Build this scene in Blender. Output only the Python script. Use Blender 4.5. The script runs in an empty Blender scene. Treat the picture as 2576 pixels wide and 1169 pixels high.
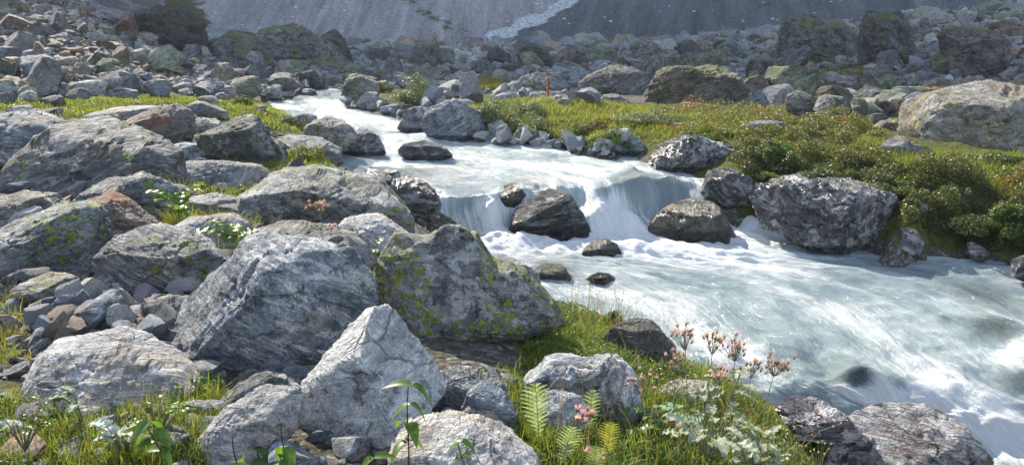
import bpy, bmesh, math, random
import numpy as np
from mathutils import Vector, Matrix

# ------------------------------------------------------------------ camera, sky, sun
sc = bpy.context.scene
COL = sc.collection
H, PITCH, F = 2.4, math.radians(12.5), 803.0
SX = 1024 / 2576.0
cd = bpy.data.cameras.new('camera'); cam = bpy.data.objects.new('camera', cd); COL.objects.link(cam)
cam.location = (0, 0, H); cam.rotation_euler = (math.pi / 2 - PITCH, 0, 0)
cd.sensor_width = 36; cd.lens = 36 * F / 1024; cd.clip_start = 0.05; cd.clip_end = 3000
sc.camera = cam
SUN_EL, SUN_AZ = math.radians(37), math.radians(-32)      # azimuth from +Y, negative = to the left
sd = Vector((math.sin(SUN_AZ) * math.cos(SUN_EL), math.cos(SUN_AZ) * math.cos(SUN_EL), math.sin(SUN_EL)))
w = bpy.data.worlds.new('World'); sc.world = w; w.use_nodes = True
nt = w.node_tree; bg = nt.nodes['Background']
sky = nt.nodes.new('ShaderNodeTexSky'); sky.sky_type = 'NISHITA'; sky.sun_disc = False
sky.sun_elevation = SUN_EL; sky.sun_rotation = SUN_AZ; sky.altitude = 2200; sky.air_density = 1.0; sky.dust_density = 0.6
hs_ = nt.nodes.new('ShaderNodeHueSaturation'); hs_.inputs['Saturation'].default_value = .72; nt.links.new(sky.outputs[0], hs_.inputs['Color']); nt.links.new(hs_.outputs[0], bg.inputs[0]); bg.inputs[1].default_value = 0.14
ld = bpy.data.lights.new('sun', 'SUN'); ld.energy = 4.7; ld.angle = math.radians(0.5); ld.color = (1.0, 0.91, 0.77)
lo = bpy.data.objects.new('sun', ld); COL.objects.link(lo)
lo.rotation_euler = sd.to_track_quat('Z', 'Y').to_euler()
sc.view_settings.view_transform = 'Standard'; sc.view_settings.look = 'None'; sc.view_settings.gamma = 1
sc.view_settings.exposure = 1.6
sc.cycles.max_bounces = 6; sc.cycles.volume_bounces = 1; sc.cycles.diffuse_bounces = 3; sc.cycles.transparent_max_bounces = 8
sc.cycles.caustics_reflective = False; sc.cycles.caustics_refractive = False
sc.cycles.sample_clamp_indirect = 4

# ------------------------------------------------------------------ helpers
rng = np.random.default_rng(7)
CP, SP = math.cos(PITCH), math.sin(PITCH)

def kz(dy):
    v = (232 - dy * SX) / F
    return (v * CP - SP) / (CP + v * SP)

def ux(dx, dy):
    v = (232 - dy * SX) / F
    return (dx * SX - 512) / (F * (CP + v * SP))

def W(dx, dy, Y):                       # picture point (2576 wide) at forward distance Y
    return np.array((ux(dx, dy) * Y, Y, H + kz(dy) * Y))

def Wz(dx, dy, z):
    Y = (z - H) / kz(dy)
    return W(dx, dy, Y)

def proj(x, y, z):
    x, y, z = np.asarray(x, float), np.asarray(y, float), np.asarray(z, float) - H
    fw = y * CP - z * SP; up = y * SP + z * CP
    return (512 + F * x / fw) / SX, (232 - F * up / fw) / SX

_perm = np.random.default_rng(3).permutation(256); _perm = np.concatenate([_perm, _perm, _perm])
_g = np.random.default_rng(4).normal(size=(256, 3)); _g /= np.linalg.norm(_g, axis=1)[:, None]

def noise3(P):
    P = np.asarray(P, float); i = np.floor(P).astype(np.int64); f = P - i; i &= 255
    u = f * f * f * (f * (f * 6 - 15) + 10)
    out = 0
    for a in (0, 1):
        wa = u[:, 0] if a else 1 - u[:, 0]
        for b in (0, 1):
            wb = u[:, 1] if b else 1 - u[:, 1]
            for c in (0, 1):
                wc = u[:, 2] if c else 1 - u[:, 2]
                g = _g[_perm[_perm[_perm[(i[:, 0] + a) & 255] + ((i[:, 1] + b) & 255)] + ((i[:, 2] + c) & 255)] & 255]
                out = out + wa * wb * wc * (g * (f - (a, b, c))).sum(1)
    return out * 1.6

def fbm(P, sc_=1.0, octv=4, gain=0.5, ridged=False):
    s = 0; a = 1.0; P = np.asarray(P, float) * sc_
    for o in range(octv):
        n = noise3(P + o * 17.3)
        s = s + a * ((0.5 - np.abs(n)) if ridged else n); a *= gain; P = P * 2.03
    return s

def sstep(a, b, x):
    t = np.clip((x - a) / (b - a), 0, 1); return t * t * (3 - 2 * t)

def inpoly(px, py, poly):
    px, py = np.asarray(px), np.asarray(py); r = np.zeros(px.shape, bool); n = len(poly)
    for i in range(n):
        x1, y1 = poly[i]; x2, y2 = poly[(i + 1) % n]
        if y1 == y2: continue
        c = ((y1 > py) != (y2 > py)) & (px < (x2 - x1) * (py - y1) / (y2 - y1) + x1)
        r ^= c
    return r

def make_mesh(name, V, Fa, smooth=True, attrs=None, sharp=None):
    V = np.ascontiguousarray(V, dtype=np.float32); Fa = np.ascontiguousarray(Fa, dtype=np.int32)
    me = bpy.data.meshes.new(name); k = Fa.shape[1]; n = len(Fa)
    me.vertices.add(len(V)); me.vertices.foreach_set('co', V.ravel())
    me.loops.add(n * k); me.loops.foreach_set('vertex_index', Fa.ravel())
    me.polygons.add(n); me.polygons.foreach_set('loop_start', np.arange(0, n * k, k, dtype=np.int32))
    me.polygons.foreach_set('loop_total', np.full(n, k, dtype=np.int32))
    me.polygons.foreach_set('use_smooth', np.full(n, smooth, dtype=bool))
    me.update(calc_edges=True)
    for an, (typ, arr) in (attrs or {}).items():
        at = me.attributes.new(an, typ, 'POINT')
        key = {'FLOAT': 'value', 'FLOAT_COLOR': 'color', 'FLOAT_VECTOR': 'vector'}[typ]
        at.data.foreach_set(key, np.ascontiguousarray(arr, dtype=np.float32).ravel())
    if sharp: me.set_sharp_from_angle(angle=math.radians(sharp))
    return me

def link(name, me, mat=None, parent=None, loc=None, **props):
    o = bpy.data.objects.new(name, me); COL.objects.link(o)
    if mat is not None and me is not None and not me.materials: me.materials.append(mat)
    if parent is not None: o.parent = parent
    if loc is not None: o.location = loc
    for k_, v_ in props.items(): o[k_] = v_
    return o

class Join:                              # gather pieces of ONE mesh
    def __init__(s): s.V = []; s.F = []; s.C = []; s.n = 0
    def add(s, V, Fa, col=None):
        V = np.asarray(V, float); Fa = np.asarray(Fa)
        if Fa.shape[1] == 3: Fa = np.concatenate([Fa, Fa[:, 2:3]], 1) if False else Fa
        s.V.append(V); s.F.append(Fa + s.n); s.n += len(V)
        s.C.append(np.tile(np.append(col if col is not None else (1, 1, 1), 1.0), (len(V), 1)) if (col is None or np.ndim(col) == 1) else np.concatenate([col, np.ones((len(V), 1))], 1))
    def mesh(s, name, smooth=True, sharp=None):
        return make_mesh(name, np.concatenate(s.V), np.concatenate(s.F), smooth, {'tint': ('FLOAT_COLOR', np.concatenate(s.C))}, sharp)

_ico = {}
def ico(k):
    if k not in _ico:
        bm = bmesh.new(); bmesh.ops.create_icosphere(bm, subdivisions=k, radius=1.0)
        bm.verts.ensure_lookup_table()
        V = np.array([v.co[:] for v in bm.verts]); Fa = np.array([[v.index for v in f.verts] for f in bm.faces]); bm.free()
        V /= np.linalg.norm(V, axis=1)[:, None]
        _ico[k] = (V, Fa)
    return _ico[k]

# ------------------------------------------------------------------ materials
def mat_new(name):
    m = bpy.data.materials.new(name); m.use_nodes = True; t = m.node_tree
    for n in list(t.nodes): t.nodes.remove(n)
    out = t.nodes.new('ShaderNodeOutputMaterial'); b = t.nodes.new('ShaderNodeBsdfPrincipled')
    t.links.new(b.outputs[0], out.inputs[0])
    return m, t, b, out

class NB:                                # terse node builder
    def __init__(s, t): s.t = t; s.L = t.links.new
    def n(s, typ, **kw):
        nd = s.t.nodes.new(typ)
        for k, v in kw.items(): setattr(nd, k, v)
        return nd
    def setin(s, sock, v):
        if hasattr(v, 'is_output') or isinstance(v, bpy.types.NodeSocket): s.L(v, sock)
        else: sock.default_value = v
    def math(s, op, a, b=0.0, clamp=False):
        nd = s.n('ShaderNodeMath', operation=op, use_clamp=clamp); s.setin(nd.inputs[0], a); s.setin(nd.inputs[1], b); return nd.outputs[0]
    def vmath(s, op, a, b=(0, 0, 0), scale=None):
        nd = s.n('ShaderNodeVectorMath', operation=op); s.setin(nd.inputs[0], a); s.setin(nd.inputs[1], b)
        if scale is not None: s.setin(nd.inputs['Scale'], scale)
        return nd.outputs[0]
    def mapping(s, v, scale=(1, 1, 1), rot=(0, 0, 0)):
        nd = s.n('ShaderNodeMapping'); s.L(v, nd.inputs[0]); nd.inputs['Scale'].default_value = scale; nd.inputs['Rotation'].default_value = rot; return nd.outputs[0]
    def noise(s, v, scale, detail=4, rough=0.55, dist=0.0):
        nd = s.n('ShaderNodeTexNoise'); s.L(v, nd.inputs['Vector']); nd.inputs['Scale'].default_value = scale
        nd.inputs['Detail'].default_value = detail; nd.inputs['Roughness'].default_value = rough; nd.inputs['Distortion'].default_value = dist
        return nd.outputs[0]
    def voro(s, v, scale, feature='F1', rand=1.0):
        nd = s.n('ShaderNodeTexVoronoi', feature=feature); s.L(v, nd.inputs['Vector']); nd.inputs['Scale'].default_value = scale
        nd.inputs['Randomness'].default_value = rand
        return nd
    def ramp(s, f, stops):
        nd = s.n('ShaderNodeValToRGB'); s.L(f, nd.inputs[0]); r = nd.color_ramp
        while len(r.elements) > 1: r.elements.remove(r.elements[-1])
        for i, (p, c) in enumerate(stops):
            e = r.elements[0] if i == 0 else r.elements.new(p)
            e.position = p; c = (c, c, c) if isinstance(c, (int, float)) else c; e.color = (c[0], c[1], c[2], 1)
        return nd.outputs[0]
    def mix(s, f, a, b, blend='MIX'):
        nd = s.n('ShaderNodeMix', data_type='RGBA', blend_type=blend); s.setin(nd.inputs[0], f)
        s.setin(nd.inputs[6], (*a, 1) if isinstance(a, tuple) else a); s.setin(nd.inputs[7], (*b, 1) if isinstance(b, tuple) else b)
        return nd.outputs[2]
    def step(s, v, a, b):
        nd = s.n('ShaderNodeMapRange', interpolation_type='SMOOTHSTEP'); s.setin(nd.inputs[0], v); nd.inputs[1].default_value = a; nd.inputs[2].default_value = b
        return nd.outputs[0]

def rockmat(name, dark=(.16, .17, .18), light=(.42, .43, .43), lichen=0.0, lichen_col=(.21, .245, .045), lscale=13, spots=0.0, rust=0.0, moss=0.0, crack=.28,
            wet=0.0, pale=0.3, foli=1.0, tex=1.0, frot=(0.5, 0.2, 0.3), attr=False, crust=0.0, bump=1.0):
    dark = tuple(c * .70 for c in dark); light = tuple(c * .74 for c in light)
    m, t, b, out = mat_new(name); q = NB(t)
    tc = q.n('ShaderNodeTexCoord'); oi = q.n('ShaderNodeObjectInfo')
    v = q.vmath('ADD', tc.outputs['Object'], q.vmath('SCALE', (13.1, 7.7, 5.3), scale=oi.outputs['Random']))
    vr = q.n('ShaderNodeVectorRotate', rotation_type='EULER_XYZ'); q.L(v, vr.inputs[0])
    cxr = q.n('ShaderNodeCombineXYZ'); rm_ = q.math('SUBTRACT', oi.outputs['Random'], .5); q.L(q.math('MULTIPLY', rm_, 1.1), cxr.inputs[1]); q.L(q.math('MULTIPLY', q.math('SINE', q.math('MULTIPLY', rm_, 40)), .6), cxr.inputs[0]); q.L(cxr.outputs[0], vr.inputs['Rotation'])
    v = q.vmath('SCALE', vr.outputs[0], scale=tex)
    n1 = q.noise(v, 2.2, 8, .68, .3)
    warp = q.vmath('ADD', v, q.vmath('SCALE', q.n('ShaderNodeTexNoise').outputs[1], scale=0.0))
    fv = q.mapping(v, (1.2, 1.2, 4.6), frot)
    n2 = q.noise(fv, 2.6, 6, .62, .8)
    n3 = q.noise(v, 34, 4, .7)
    f = q.math('ADD', q.math('MULTIPLY', n1, .5), q.math('ADD', q.math('MULTIPLY', n2, .34 * foli), q.math('MULTIPLY', n3, .32)))
    tot = .5 + .34 * foli + .32
    c0 = tot * .5
    mid = tuple((a * .55 + c * .45) for a, c in zip(dark, light))
    col = q.ramp(q.math('DIVIDE', f, tot), [(.40, dark), (.5, mid), (.58, light)])
    col = q.mix(q.math('MULTIPLY', q.step(q.noise(v, 1.4, 4, .6, .3), .46, .62), .75), col, q.mix(1.0, col, (.92, .77, .60), 'MULTIPLY'))
    col = q.mix(q.math('MULTIPLY', q.step(q.noise(v, .9, 3, .5), .5, .62), .6), col, q.mix(1.0, col, (.62, .66, .70), 'MULTIPLY'))
    if pale:                                # pale quartz veins and scrapes
        pm = q.step(q.noise(q.mapping(v, (1, 1, 4.5), (frot[0] + .25, frot[1], frot[2])), 3.1, 8, .74, 1.2), .50, .60)
        col = q.mix(q.math('MULTIPLY', pm, pale), col, (.60, .60, .58))
    col = q.mix(q.math('MULTIPLY', q.step(q.noise(v, 5.5, 7, .78), .52, .60), .75), col, tuple(a * .45 for a in dark))
    wq = q.n('ShaderNodeTexNoise'); q.L(v, wq.inputs['Vector']); wq.inputs['Scale'].default_value = 3.5; wq.inputs['Detail'].default_value = 4
    vdq = q.vmath('ADD', q.mapping(v, (1, 1, 1.9), frot), q.vmath('SCALE', wq.outputs[1], scale=.22)); ve = q.voro(vdq, 1.9, 'DISTANCE_TO_EDGE'); gate = q.step(q.noise(v, 2.4, 3), .50, .58)
    sc_ = q.math('MULTIPLY', q.step(ve.outputs[0], .018, .003), gate)
    col = q.mix(q.math('MULTIPLY', sc_, .45), col, tuple(a * .25 for a in dark))
    n4 = q.noise(v, 85, 3, .7); col = q.mix(1.0, col, q.ramp(n4, [(.32, .70), (.5, 1.0), (.66, 1.28)]), 'MULTIPLY')
    crn0 = q.noise(fv, 1.5, 4, .6, 1.6); cr0 = q.math('MULTIPLY', q.step(crn0, .487, .5), q.step(crn0, .513, .5))
    col = q.mix(q.math('MULTIPLY', cr0, crack), col, tuple(a * .3 for a in dark))
    if crust:                               # pale grey lichen crust
        cm = q.math('MULTIPLY', q.step(q.noise(v, 9, 5, .7, .4), .5, .56), q.step(q.noise(v, 2.1, 3, .5), .42, .56))
        col = q.mix(q.math('MULTIPLY', cm, crust), col, (.40, .405, .385))
    if rust:
        rm = q.math('MULTIPLY', q.step(q.noise(v, 1.7, 5, .6, .5), .60 - .16 * rust, .72 - .12 * rust), min(1, rust))
        col = q.mix(rm, col, (.20, .085, .045))
    if spots:
        vo = q.voro(q.vmath('ADD', v, q.vmath('SCALE', q.mapping(v, (1, 1, 1)), scale=0.0)), 15)
        sm = q.math('MULTIPLY', q.step(vo.outputs[0], .36, .26), q.step(q.noise(v, 3.3, 3), .60 - .1 * spots, .66 - .1 * spots))
        col = q.mix(sm, col, (.022, .022, .022))
    if lichen:
        nz = q.n('ShaderNodeTexNoise'); q.L(v, nz.inputs['Vector']); nz.inputs['Scale'].default_value = 14; nz.inputs['Detail'].default_value = 3
        dv = q.vmath('ADD', v, q.vmath('SCALE', q.vmath('SUBTRACT', nz.outputs[1], (.5, .5, .5)), scale=.075))
        big = q.step(q.noise(v, 2.3, 3, .5), .60 - .22 * lichen, .74 - .22 * lichen)
        for (s_, rr) in ((lscale, .34), (lscale * 2.2, .30)):
            vo = q.voro(dv, s_)
            sep = q.n('ShaderNodeSeparateColor'); q.L(vo.outputs['Color'], sep.inputs[0])
            r_ = q.math('ADD', q.math('MULTIPLY', sep.outputs[0], .50), q.math('SUBTRACT', q.math('MULTIPLY', big, .42), .42 if lichen < .95 else .33))
            inner = q.step(q.math('SUBTRACT', vo.outputs[0], r_), .015, -.015)
            ring = q.step(q.math('SUBTRACT', vo.outputs[0], r_), .075, .03)
            lc = q.mix(q.step(n3, .35, .65), tuple(a * .62 for a in lichen_col), tuple(a * 1.25 for a in lichen_col))
            col = q.mix(q.math('MULTIPLY', ring, .75), col, (.05, .055, .04)); col = q.mix(inner, col, lc)
    if moss:
        geo = q.n('ShaderNodeNewGeometry'); sx = q.n('ShaderNodeSeparateXYZ'); q.L(geo.outputs['Normal'], sx.inputs[0])
        mm = q.math('MULTIPLY', q.step(sx.outputs[2], .35, .75), q.step(q.noise(v, 2.6, 5, .6), .62 - .25 * moss, .70 - .25 * moss))
        col = q.mix(mm, col, (.085, .105, .022))
    if attr:
        at = q.n('ShaderNodeAttribute', attribute_name='tint'); col = q.mix(1.0, col, at.outputs[0], 'MULTIPLY')
    else:
        col = q.mix(1.0, col, oi.outputs['Color'], 'MULTIPLY')
    wl = q.n('ShaderNodeAttribute', attribute_name='wetline'); wlf = q.step(q.math('ADD', wl.outputs[2], q.math('MULTIPLY', q.math('SUBTRACT', n1, .5), .8)), .35, .6)
    col = q.mix(wlf, col, q.mix(1.0, col, (.30, .30, .29), 'MULTIPLY'))
    q.L(col, b.inputs['Base Color'])
    if wet:
        q.L(q.ramp(n1, [(.4, .12), (.62, .12 + .6 * (1 - wet))]), b.inputs['Roughness']); b.inputs['Specular IOR Level'].default_value = .6
    else:
        q.L(q.ramp(wlf, [(0, .82), (1, .22)]), b.inputs['Roughness']); b.inputs['Specular IOR Level'].default_value = .35
    crn = q.noise(fv, 1.5, 4, .6, 1.6); cr = q.math('MULTIPLY', q.step(crn, .475, .5), q.step(crn, .525, .5))
    hgt = q.math('ADD', q.math('MULTIPLY', n1, 1.2), q.math('ADD', q.math('MULTIPLY', n2, .9 * foli), q.math('ADD', q.math('MULTIPLY', n3, .28), q.math('ADD', q.math('MULTIPLY', sc_, -.3), q.math('MULTIPLY', cr, -.6 * crack)))))
    bp = q.n('ShaderNodeBump'); bp.inputs['Strength'].default_value = .9; bp.inputs['Distance'].default_value = .11 * bump / tex
    q.L(hgt, bp.inputs['Height']); q.L(bp.outputs[0], b.inputs['Normal'])
    return m

M = {}
M['grey'] = rockmat('grey_rock', lichen=.35, crust=.4)
M['blue'] = rockmat('blue_grey_rock', (.12, .14, .165), (.42, .45, .48), lichen=.12, lscale=22, pale=.6, rust=.15, crack=.15)
M['lichen'] = rockmat('lichen_rock', (.10, .105, .11), (.30, .295, .30), lichen=1.0, spots=.5, pale=.25, foli=.2, crust=.7, lscale=19, crack=.12)
M['lichen2'] = rockmat('lichened_rock', (.13, .14, .145), (.36, .37, .36), lichen=.8, lichen_col=(.19, .24, .05), lscale=9, pale=.35, crust=.4)
M['pale'] = rockmat('pale_rock', (.30, .31, .32), (.66, .66, .64), lichen=.0, pale=.6, rust=.2, foli=1.0, crack=.08)
M['slab'] = rockmat('pale_slab_rock', (.32, .32, .32), (.64, .63, .61), lichen=.25, lichen_col=(.42, .45, .16), lscale=7, pale=.5, foli=1.0, frot=(.1, .1, 0), crack=.12)
M['strat'] = rockmat('foliated_rock', (.13, .14, .14), (.46, .46, .45), lichen=.45, lichen_col=(.22, .27, .08), lscale=10, pale=.5, foli=2.0, frot=(-.2, .25, 0), bump=1.6)
M['rust'] = rockmat('rusty_rock', (.14, .13, .125), (.34, .32, .30), lichen=.3, rust=.75, spots=0, pale=.1)
M['dark'] = rockmat('dark_rock', (.045, .048, .045), (.17, .18, .165), lichen=.5, lichen_col=(.14, .18, .05), crust=.5, pale=.05, moss=.2)
M['wet'] = rockmat('wet_dark_rock', (.018, .022, .026), (.11, .125, .135), wet=.85, pale=.25, crust=.25, foli=1.6, rust=.2, frot=(.2, .9, 0), bump=1.5)
M['wetw'] = rockmat('wet_patched_rock', (.03, .03, .032), (.17, .165, .17), wet=.5, pale=.45, crust=.9, foli=1.8, frot=(.1, -.35, 0), rust=.25, bump=1.5)
M['olive'] = rockmat('olive_rock', (.045, .05, .035), (.20, .19, .13), wet=.5, pale=.12, rust=.5, foli=.8)
M['white'] = rockmat('white_crusted_rock', (.06, .05, .055), (.55, .55, .56), pale=.7, crust=.7, rust=.3, foli=.8, bump=1.4)
M['tan'] = rockmat('tan_boulder_rock', (.20, .19, .16), (.52, .50, .44), lichen=.5, lichen_col=(.36, .38, .14), lscale=7, pale=.3, foli=1.8, frot=(.15, .3, 0), rust=.2, bump=1.8)
M['far'] = rockmat('far_boulder_rock', (.085, .09, .085), (.33, .335, .31), lichen=.35, lichen_col=(.20, .23, .12), lscale=5, pale=.25, moss=.25, tex=.8, bump=1.4)
M['fardark'] = rockmat('dark_outcrop_rock', (.05, .052, .055), (.22, .22, .215), lichen=.2, lichen_col=(.13, .15, .07), pale=.1, moss=.5, tex=.6, bump=2.0)
M['scree'] = rockmat('scree_rock', (.16, .165, .165), (.42, .42, .41), lichen=.3, lichen_col=(.26, .29, .12), lscale=4, pale=.3, tex=.9)
M['fill'] = rockmat('loose_stones', (.17, .175, .18), (.44, .44, .43), pale=.3, attr=True, tex=3.0)
M['pebble'] = rockmat('pebble_stone', (.19, .20, .21), (.46, .47, .47), pale=.3, tex=6.0, bump=.6)

def leafmat(name, rough=.45, trans=.42, gloss=.5, vary=.5, scale=30):
    m, t, b, out = mat_new(name); q = NB(t)
    at = q.n('ShaderNodeAttribute', attribute_name='tint'); tc = q.n('ShaderNodeTexCoord')
    nz = q.noise(tc.outputs['Object'], scale, 3)
    col = q.mix(1.0, at.outputs[0], q.ramp(nz, [(.3, 1 - vary), (.7, 1 + vary * .4)]), 'MULTIPLY')
    q.L(col, b.inputs['Base Color']); b.inputs['Roughness'].default_value = rough; b.inputs['Specular IOR Level'].default_value = gloss
    tr = q.n('ShaderNodeBsdfTranslucent'); q.L(q.mix(1.0, col, (1.5, 1.45, .7), 'MULTIPLY'), tr.inputs[0])
    mx = q.n('ShaderNodeMixShader'); mx.inputs[0].default_value = trans
    q.L(b.outputs[0], mx.inputs[1]); q.L(tr.outputs[0], mx.inputs[2]); q.L(mx.outputs[0], out.inputs[0])
    return m
M['leaf'] = leafmat('leaf_surface', .4, .42, .45, .35)
M['grass'] = leafmat('grass_blade', .5, .45, .35, .3)
M['silver'] = leafmat('silver_leaf', .7, .25, .2, .15)
M['petal'] = leafmat('flower_petal', .8, .45, .1, .1)
M['stem'] = leafmat('plant_stem', .6, .05, .3, .2)

def groundmat():
    m, t, b, out = mat_new('ground_soil'); q = NB(t)
    tc = q.n('ShaderNodeTexCoord'); v = tc.outputs['Object']
    n1 = q.noise(v, 1.3, 8, .65); n2 = q.noise(v, 14, 6, .7); wn = q.n('ShaderNodeTexNoise'); q.L(v, wn.inputs['Vector']); wn.inputs['Scale'].default_value = 9; vd = q.vmath('ADD', v, q.vmath('SCALE', wn.outputs[1], scale=.12)); vo = q.voro(vd, 20); vo2 = q.voro(vd, 5)
    soil = q.ramp(n2, [(.3, (.035, .03, .022)), (.55, (.10, .09, .07)), (.75, (.24, .23, .21))])
    at = q.n('ShaderNodeAttribute', attribute_name='green')
    gr = q.ramp(q.noise(v, 9, 6, .7), [(.3, (.028, .036, .01)), (.5, (.075, .085, .02)), (.7, (.15, .135, .04))])
    f = q.step(q.math('ADD', at.outputs[2], q.math('MULTIPLY', q.math('SUBTRACT', n1, .5), .9)), .35, .6)
    sp0 = q.n('ShaderNodeSeparateColor'); q.L(vo.outputs[1], sp0.inputs[0]); stone = q.mix(q.math('MULTIPLY', q.step(vo.outputs[0], .62, .40), q.step(sp0.outputs[0], .3, .9)), soil, q.mix(sp0.outputs[1], (.10, .10, .105), (.30, .30, .30)))
    geo = q.n('ShaderNodeNewGeometry'); sxy = q.n('ShaderNodeSeparateXYZ'); q.L(geo.outputs['Position'], sxy.inputs[0])
    stone = q.mix(q.step(sxy.outputs[1], 18, 40), stone, q.ramp(q.noise(v, 2.5, 6, .8), [(.35, (.06, .06, .06)), (.6, (.30, .30, .31))]))
    q.L(q.mix(f, stone, gr), b.inputs['Base Color']); b.inputs['Roughness'].default_value = .95; b.inputs['Specular IOR Level'].default_value = .15
    bp = q.n('ShaderNodeBump'); bp.inputs['Distance'].default_value = .08; bp.inputs['Strength'].default_value = .9
    q.L(q.math('ADD', q.math('MULTIPLY', vo.outputs[0], -.5), q.math('ADD', n2, q.math('MULTIPLY', n1, 1.0))), bp.inputs['Height']); q.L(bp.outputs[0], b.inputs['Normal'])
    return m
M['ground'] = groundmat()

def slopemat():
    m, t, b, out = mat_new('scree_slope'); q = NB(t)
    tc = q.n('ShaderNodeTexCoord'); v = tc.outputs['Object']
    vo = q.voro(v, 1.6); vo2 = q.voro(v, 4.5); n1 = q.noise(v, .035, 6, .6, .4); n2 = q.noise(v, 2.5, 6, .7)
    fl = q.n('ShaderNodeAttribute', attribute_name='fl'); sd_ = q.n('ShaderNodeAttribute', attribute_name='side'); st = q.noise(q.mapping(fl.outputs[1], (.55, .05, 1)), 1.0, 6, .65, .3)
    base = q.mix(n1, (.25, .235, .225), (.35, .335, .325))
    col = q.mix(q.step(q.math('ADD', q.math('MULTIPLY', vo2.outputs[0], .6), q.math('MULTIPLY', n2, .8)), .35, .95), q.mix(.5, base, (.48, .48, .50)), q.mix(.5, base, (.10, .10, .105)))
    col = q.mix(1.0, col, q.ramp(st, [(.3, .55), (.5, .9), (.7, 1.3)]), 'MULTIPLY'); col = q.mix(sd_.outputs[2], q.mix(1.0, col, (1.08, 1.06, 1.08), 'MULTIPLY'), q.mix(1.0, col, (.40, .45, .48), 'MULTIPLY'))  # side tint paints slope shading into the colour: left lighter, right darker
    sp = q.n('ShaderNodeSeparateColor'); q.L(vo.outputs[1], sp.inputs[0])
    col = q.mix(q.math('MULTIPLY', q.step(sp.outputs[0], .975, .99), q.step(vo.outputs[0], .5, .3)), col, (.55, .55, .56))
    gn = q.n('ShaderNodeAttribute', attribute_name='green'); pl = q.n('ShaderNodeAttribute', attribute_name='pale'); dk = q.n('ShaderNodeAttribute', attribute_name='rock')
    nm = q.noise(v, .35, 7, .72)
    col = q.mix(q.math('MULTIPLY', q.step(q.math('ADD', dk.outputs[2], q.math('MULTIPLY', q.math('SUBTRACT', nm, .5), .9)), .5, .62), .85), col, q.ramp(n2, [(.3, (.03, .032, .03)), (.7, (.14, .135, .12))]))
    col = q.mix(q.step(q.math('ADD', gn.outputs[2], q.math('MULTIPLY', q.math('SUBTRACT', nm, .5), 1.5)), .5, .7), col, q.ramp(n2, [(.35, (.03, .04, .015)), (.65, (.10, .10, .03))]))
    col = q.mix(q.step(q.math('ADD', pl.outputs[2], q.math('MULTIPLY', q.math('SUBTRACT', nm, .5), 1.1)), .5, .62), col, q.ramp(n2, [(.35, (.20, .21, .22)), (.6, (.58, .60, .62))]))
    q.L(col, b.inputs['Base Color']); b.inputs['Roughness'].default_value = .95; b.inputs['Specular IOR Level'].default_value = .1
    bp = q.n('ShaderNodeBump'); bp.inputs['Distance'].default_value = .6; bp.inputs['Strength'].default_value = .8
    q.L(q.math('ADD', q.math('MULTIPLY', vo2.outputs[0], -.4), q.math('MULTIPLY', n2, .7)), bp.inputs['Height']); q.L(bp.outputs[0], b.inputs['Normal'])
    return m
M['slope'] = slopemat()

def watermat():
    m, t, b, out = mat_new('glacial_water'); q = NB(t)
    fl = q.n('ShaderNodeAttribute', attribute_name='flow'); fo = q.n('ShaderNodeAttribute', attribute_name='foam'); cl = q.n('ShaderNodeAttribute', attribute_name='clear')
    v = fl.outputs[1]
    s1 = q.noise(q.mapping(v, (.36, 4.6, 1)), 1.6, 7, .62, .7)          # long streaks along the flow
    s2 = q.noise(q.mapping(v, (.8, 15.0, 1)), 2.0, 5, .65, .5)
    s3 = q.noise(q.mapping(v, (.8, 1.6, 1)), 1.1, 5, .6, 1.2)         # broad patches
    s4 = q.noise(q.mapping(v, (6, 14, 1)), 2.2, 5, .7, .8)
    k = q.math('ADD', q.math('ADD', q.math('MULTIPLY', s1, .34), q.math('MULTIPLY', s2, .24)), q.math('ADD', q.math('MULTIPLY', s3, .30), q.math('MULTIPLY', s4, .12)))
    f = q.math('ADD', k, q.math('MULTIPLY', q.math('SUBTRACT', fo.outputs[2], .5), .42))
    ch = q.n('ShaderNodeAttribute', attribute_name='chute'); sf = q.noise(q.mapping(v, (.5, 11, 1)), 2.0, 5, .62, .6)
    f = q.math('ADD', f, q.math('MULTIPLY', q.math('MULTIPLY', q.math('SUBTRACT', sf, .5), 1.0), ch.outputs[2]))
    foam = q.step(f, .40, .74)
    deep = q.ramp(s3, [(.3, (.16, .215, .225)), (.7, (.28, .335, .345))])
    col = q.mix(foam, deep, (.56, .58, .585))
    q.L(col, b.inputs['Base Color'])
    q.L(q.ramp(foam, [(0, .08), (1, .55)]), b.inputs['Roughness']); b.inputs['IOR'].default_value = 1.33
    tcw = q.n('ShaderNodeTexCoord'); rip = q.noise(tcw.outputs['Object'], 7.5, 5, .7, .8)
    bp = q.n('ShaderNodeBump'); bp.inputs['Distance'].default_value = .09; bp.inputs['Strength'].default_value = .75
    q.L(q.math('ADD', q.math('ADD', q.math('MULTIPLY', s4, .35), q.math('MULTIPLY', rip, q.math('MULTIPLY', q.step(s3, .45, .6), .22))), q.math('ADD', q.math('MULTIPLY', s2, .35), q.math('ADD', q.math('MULTIPLY', s1, .6), q.math('MULTIPLY', q.math('MULTIPLY', sf, .5), ch.outputs[2])))), bp.inputs['Height']); q.L(bp.outputs[0], b.inputs['Normal'])
    tr = q.n('ShaderNodeBsdfTransparent'); tr.inputs[0].default_value = (.62, .78, .76, 1)
    mx = q.n('ShaderNodeMixShader')
    a = q.math('MULTIPLY', cl.outputs[2], q.math('SUBTRACT', 1.0, q.math('MULTIPLY', foam, .9)), clamp=True)
    q.L(a, mx.inputs[0]); q.L(b.outputs[0], mx.inputs[1]); q.L(tr.outputs[0], mx.inputs[2]); q.L(mx.outputs[0], out.inputs[0])
    return m
M['water'] = watermat()

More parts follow.
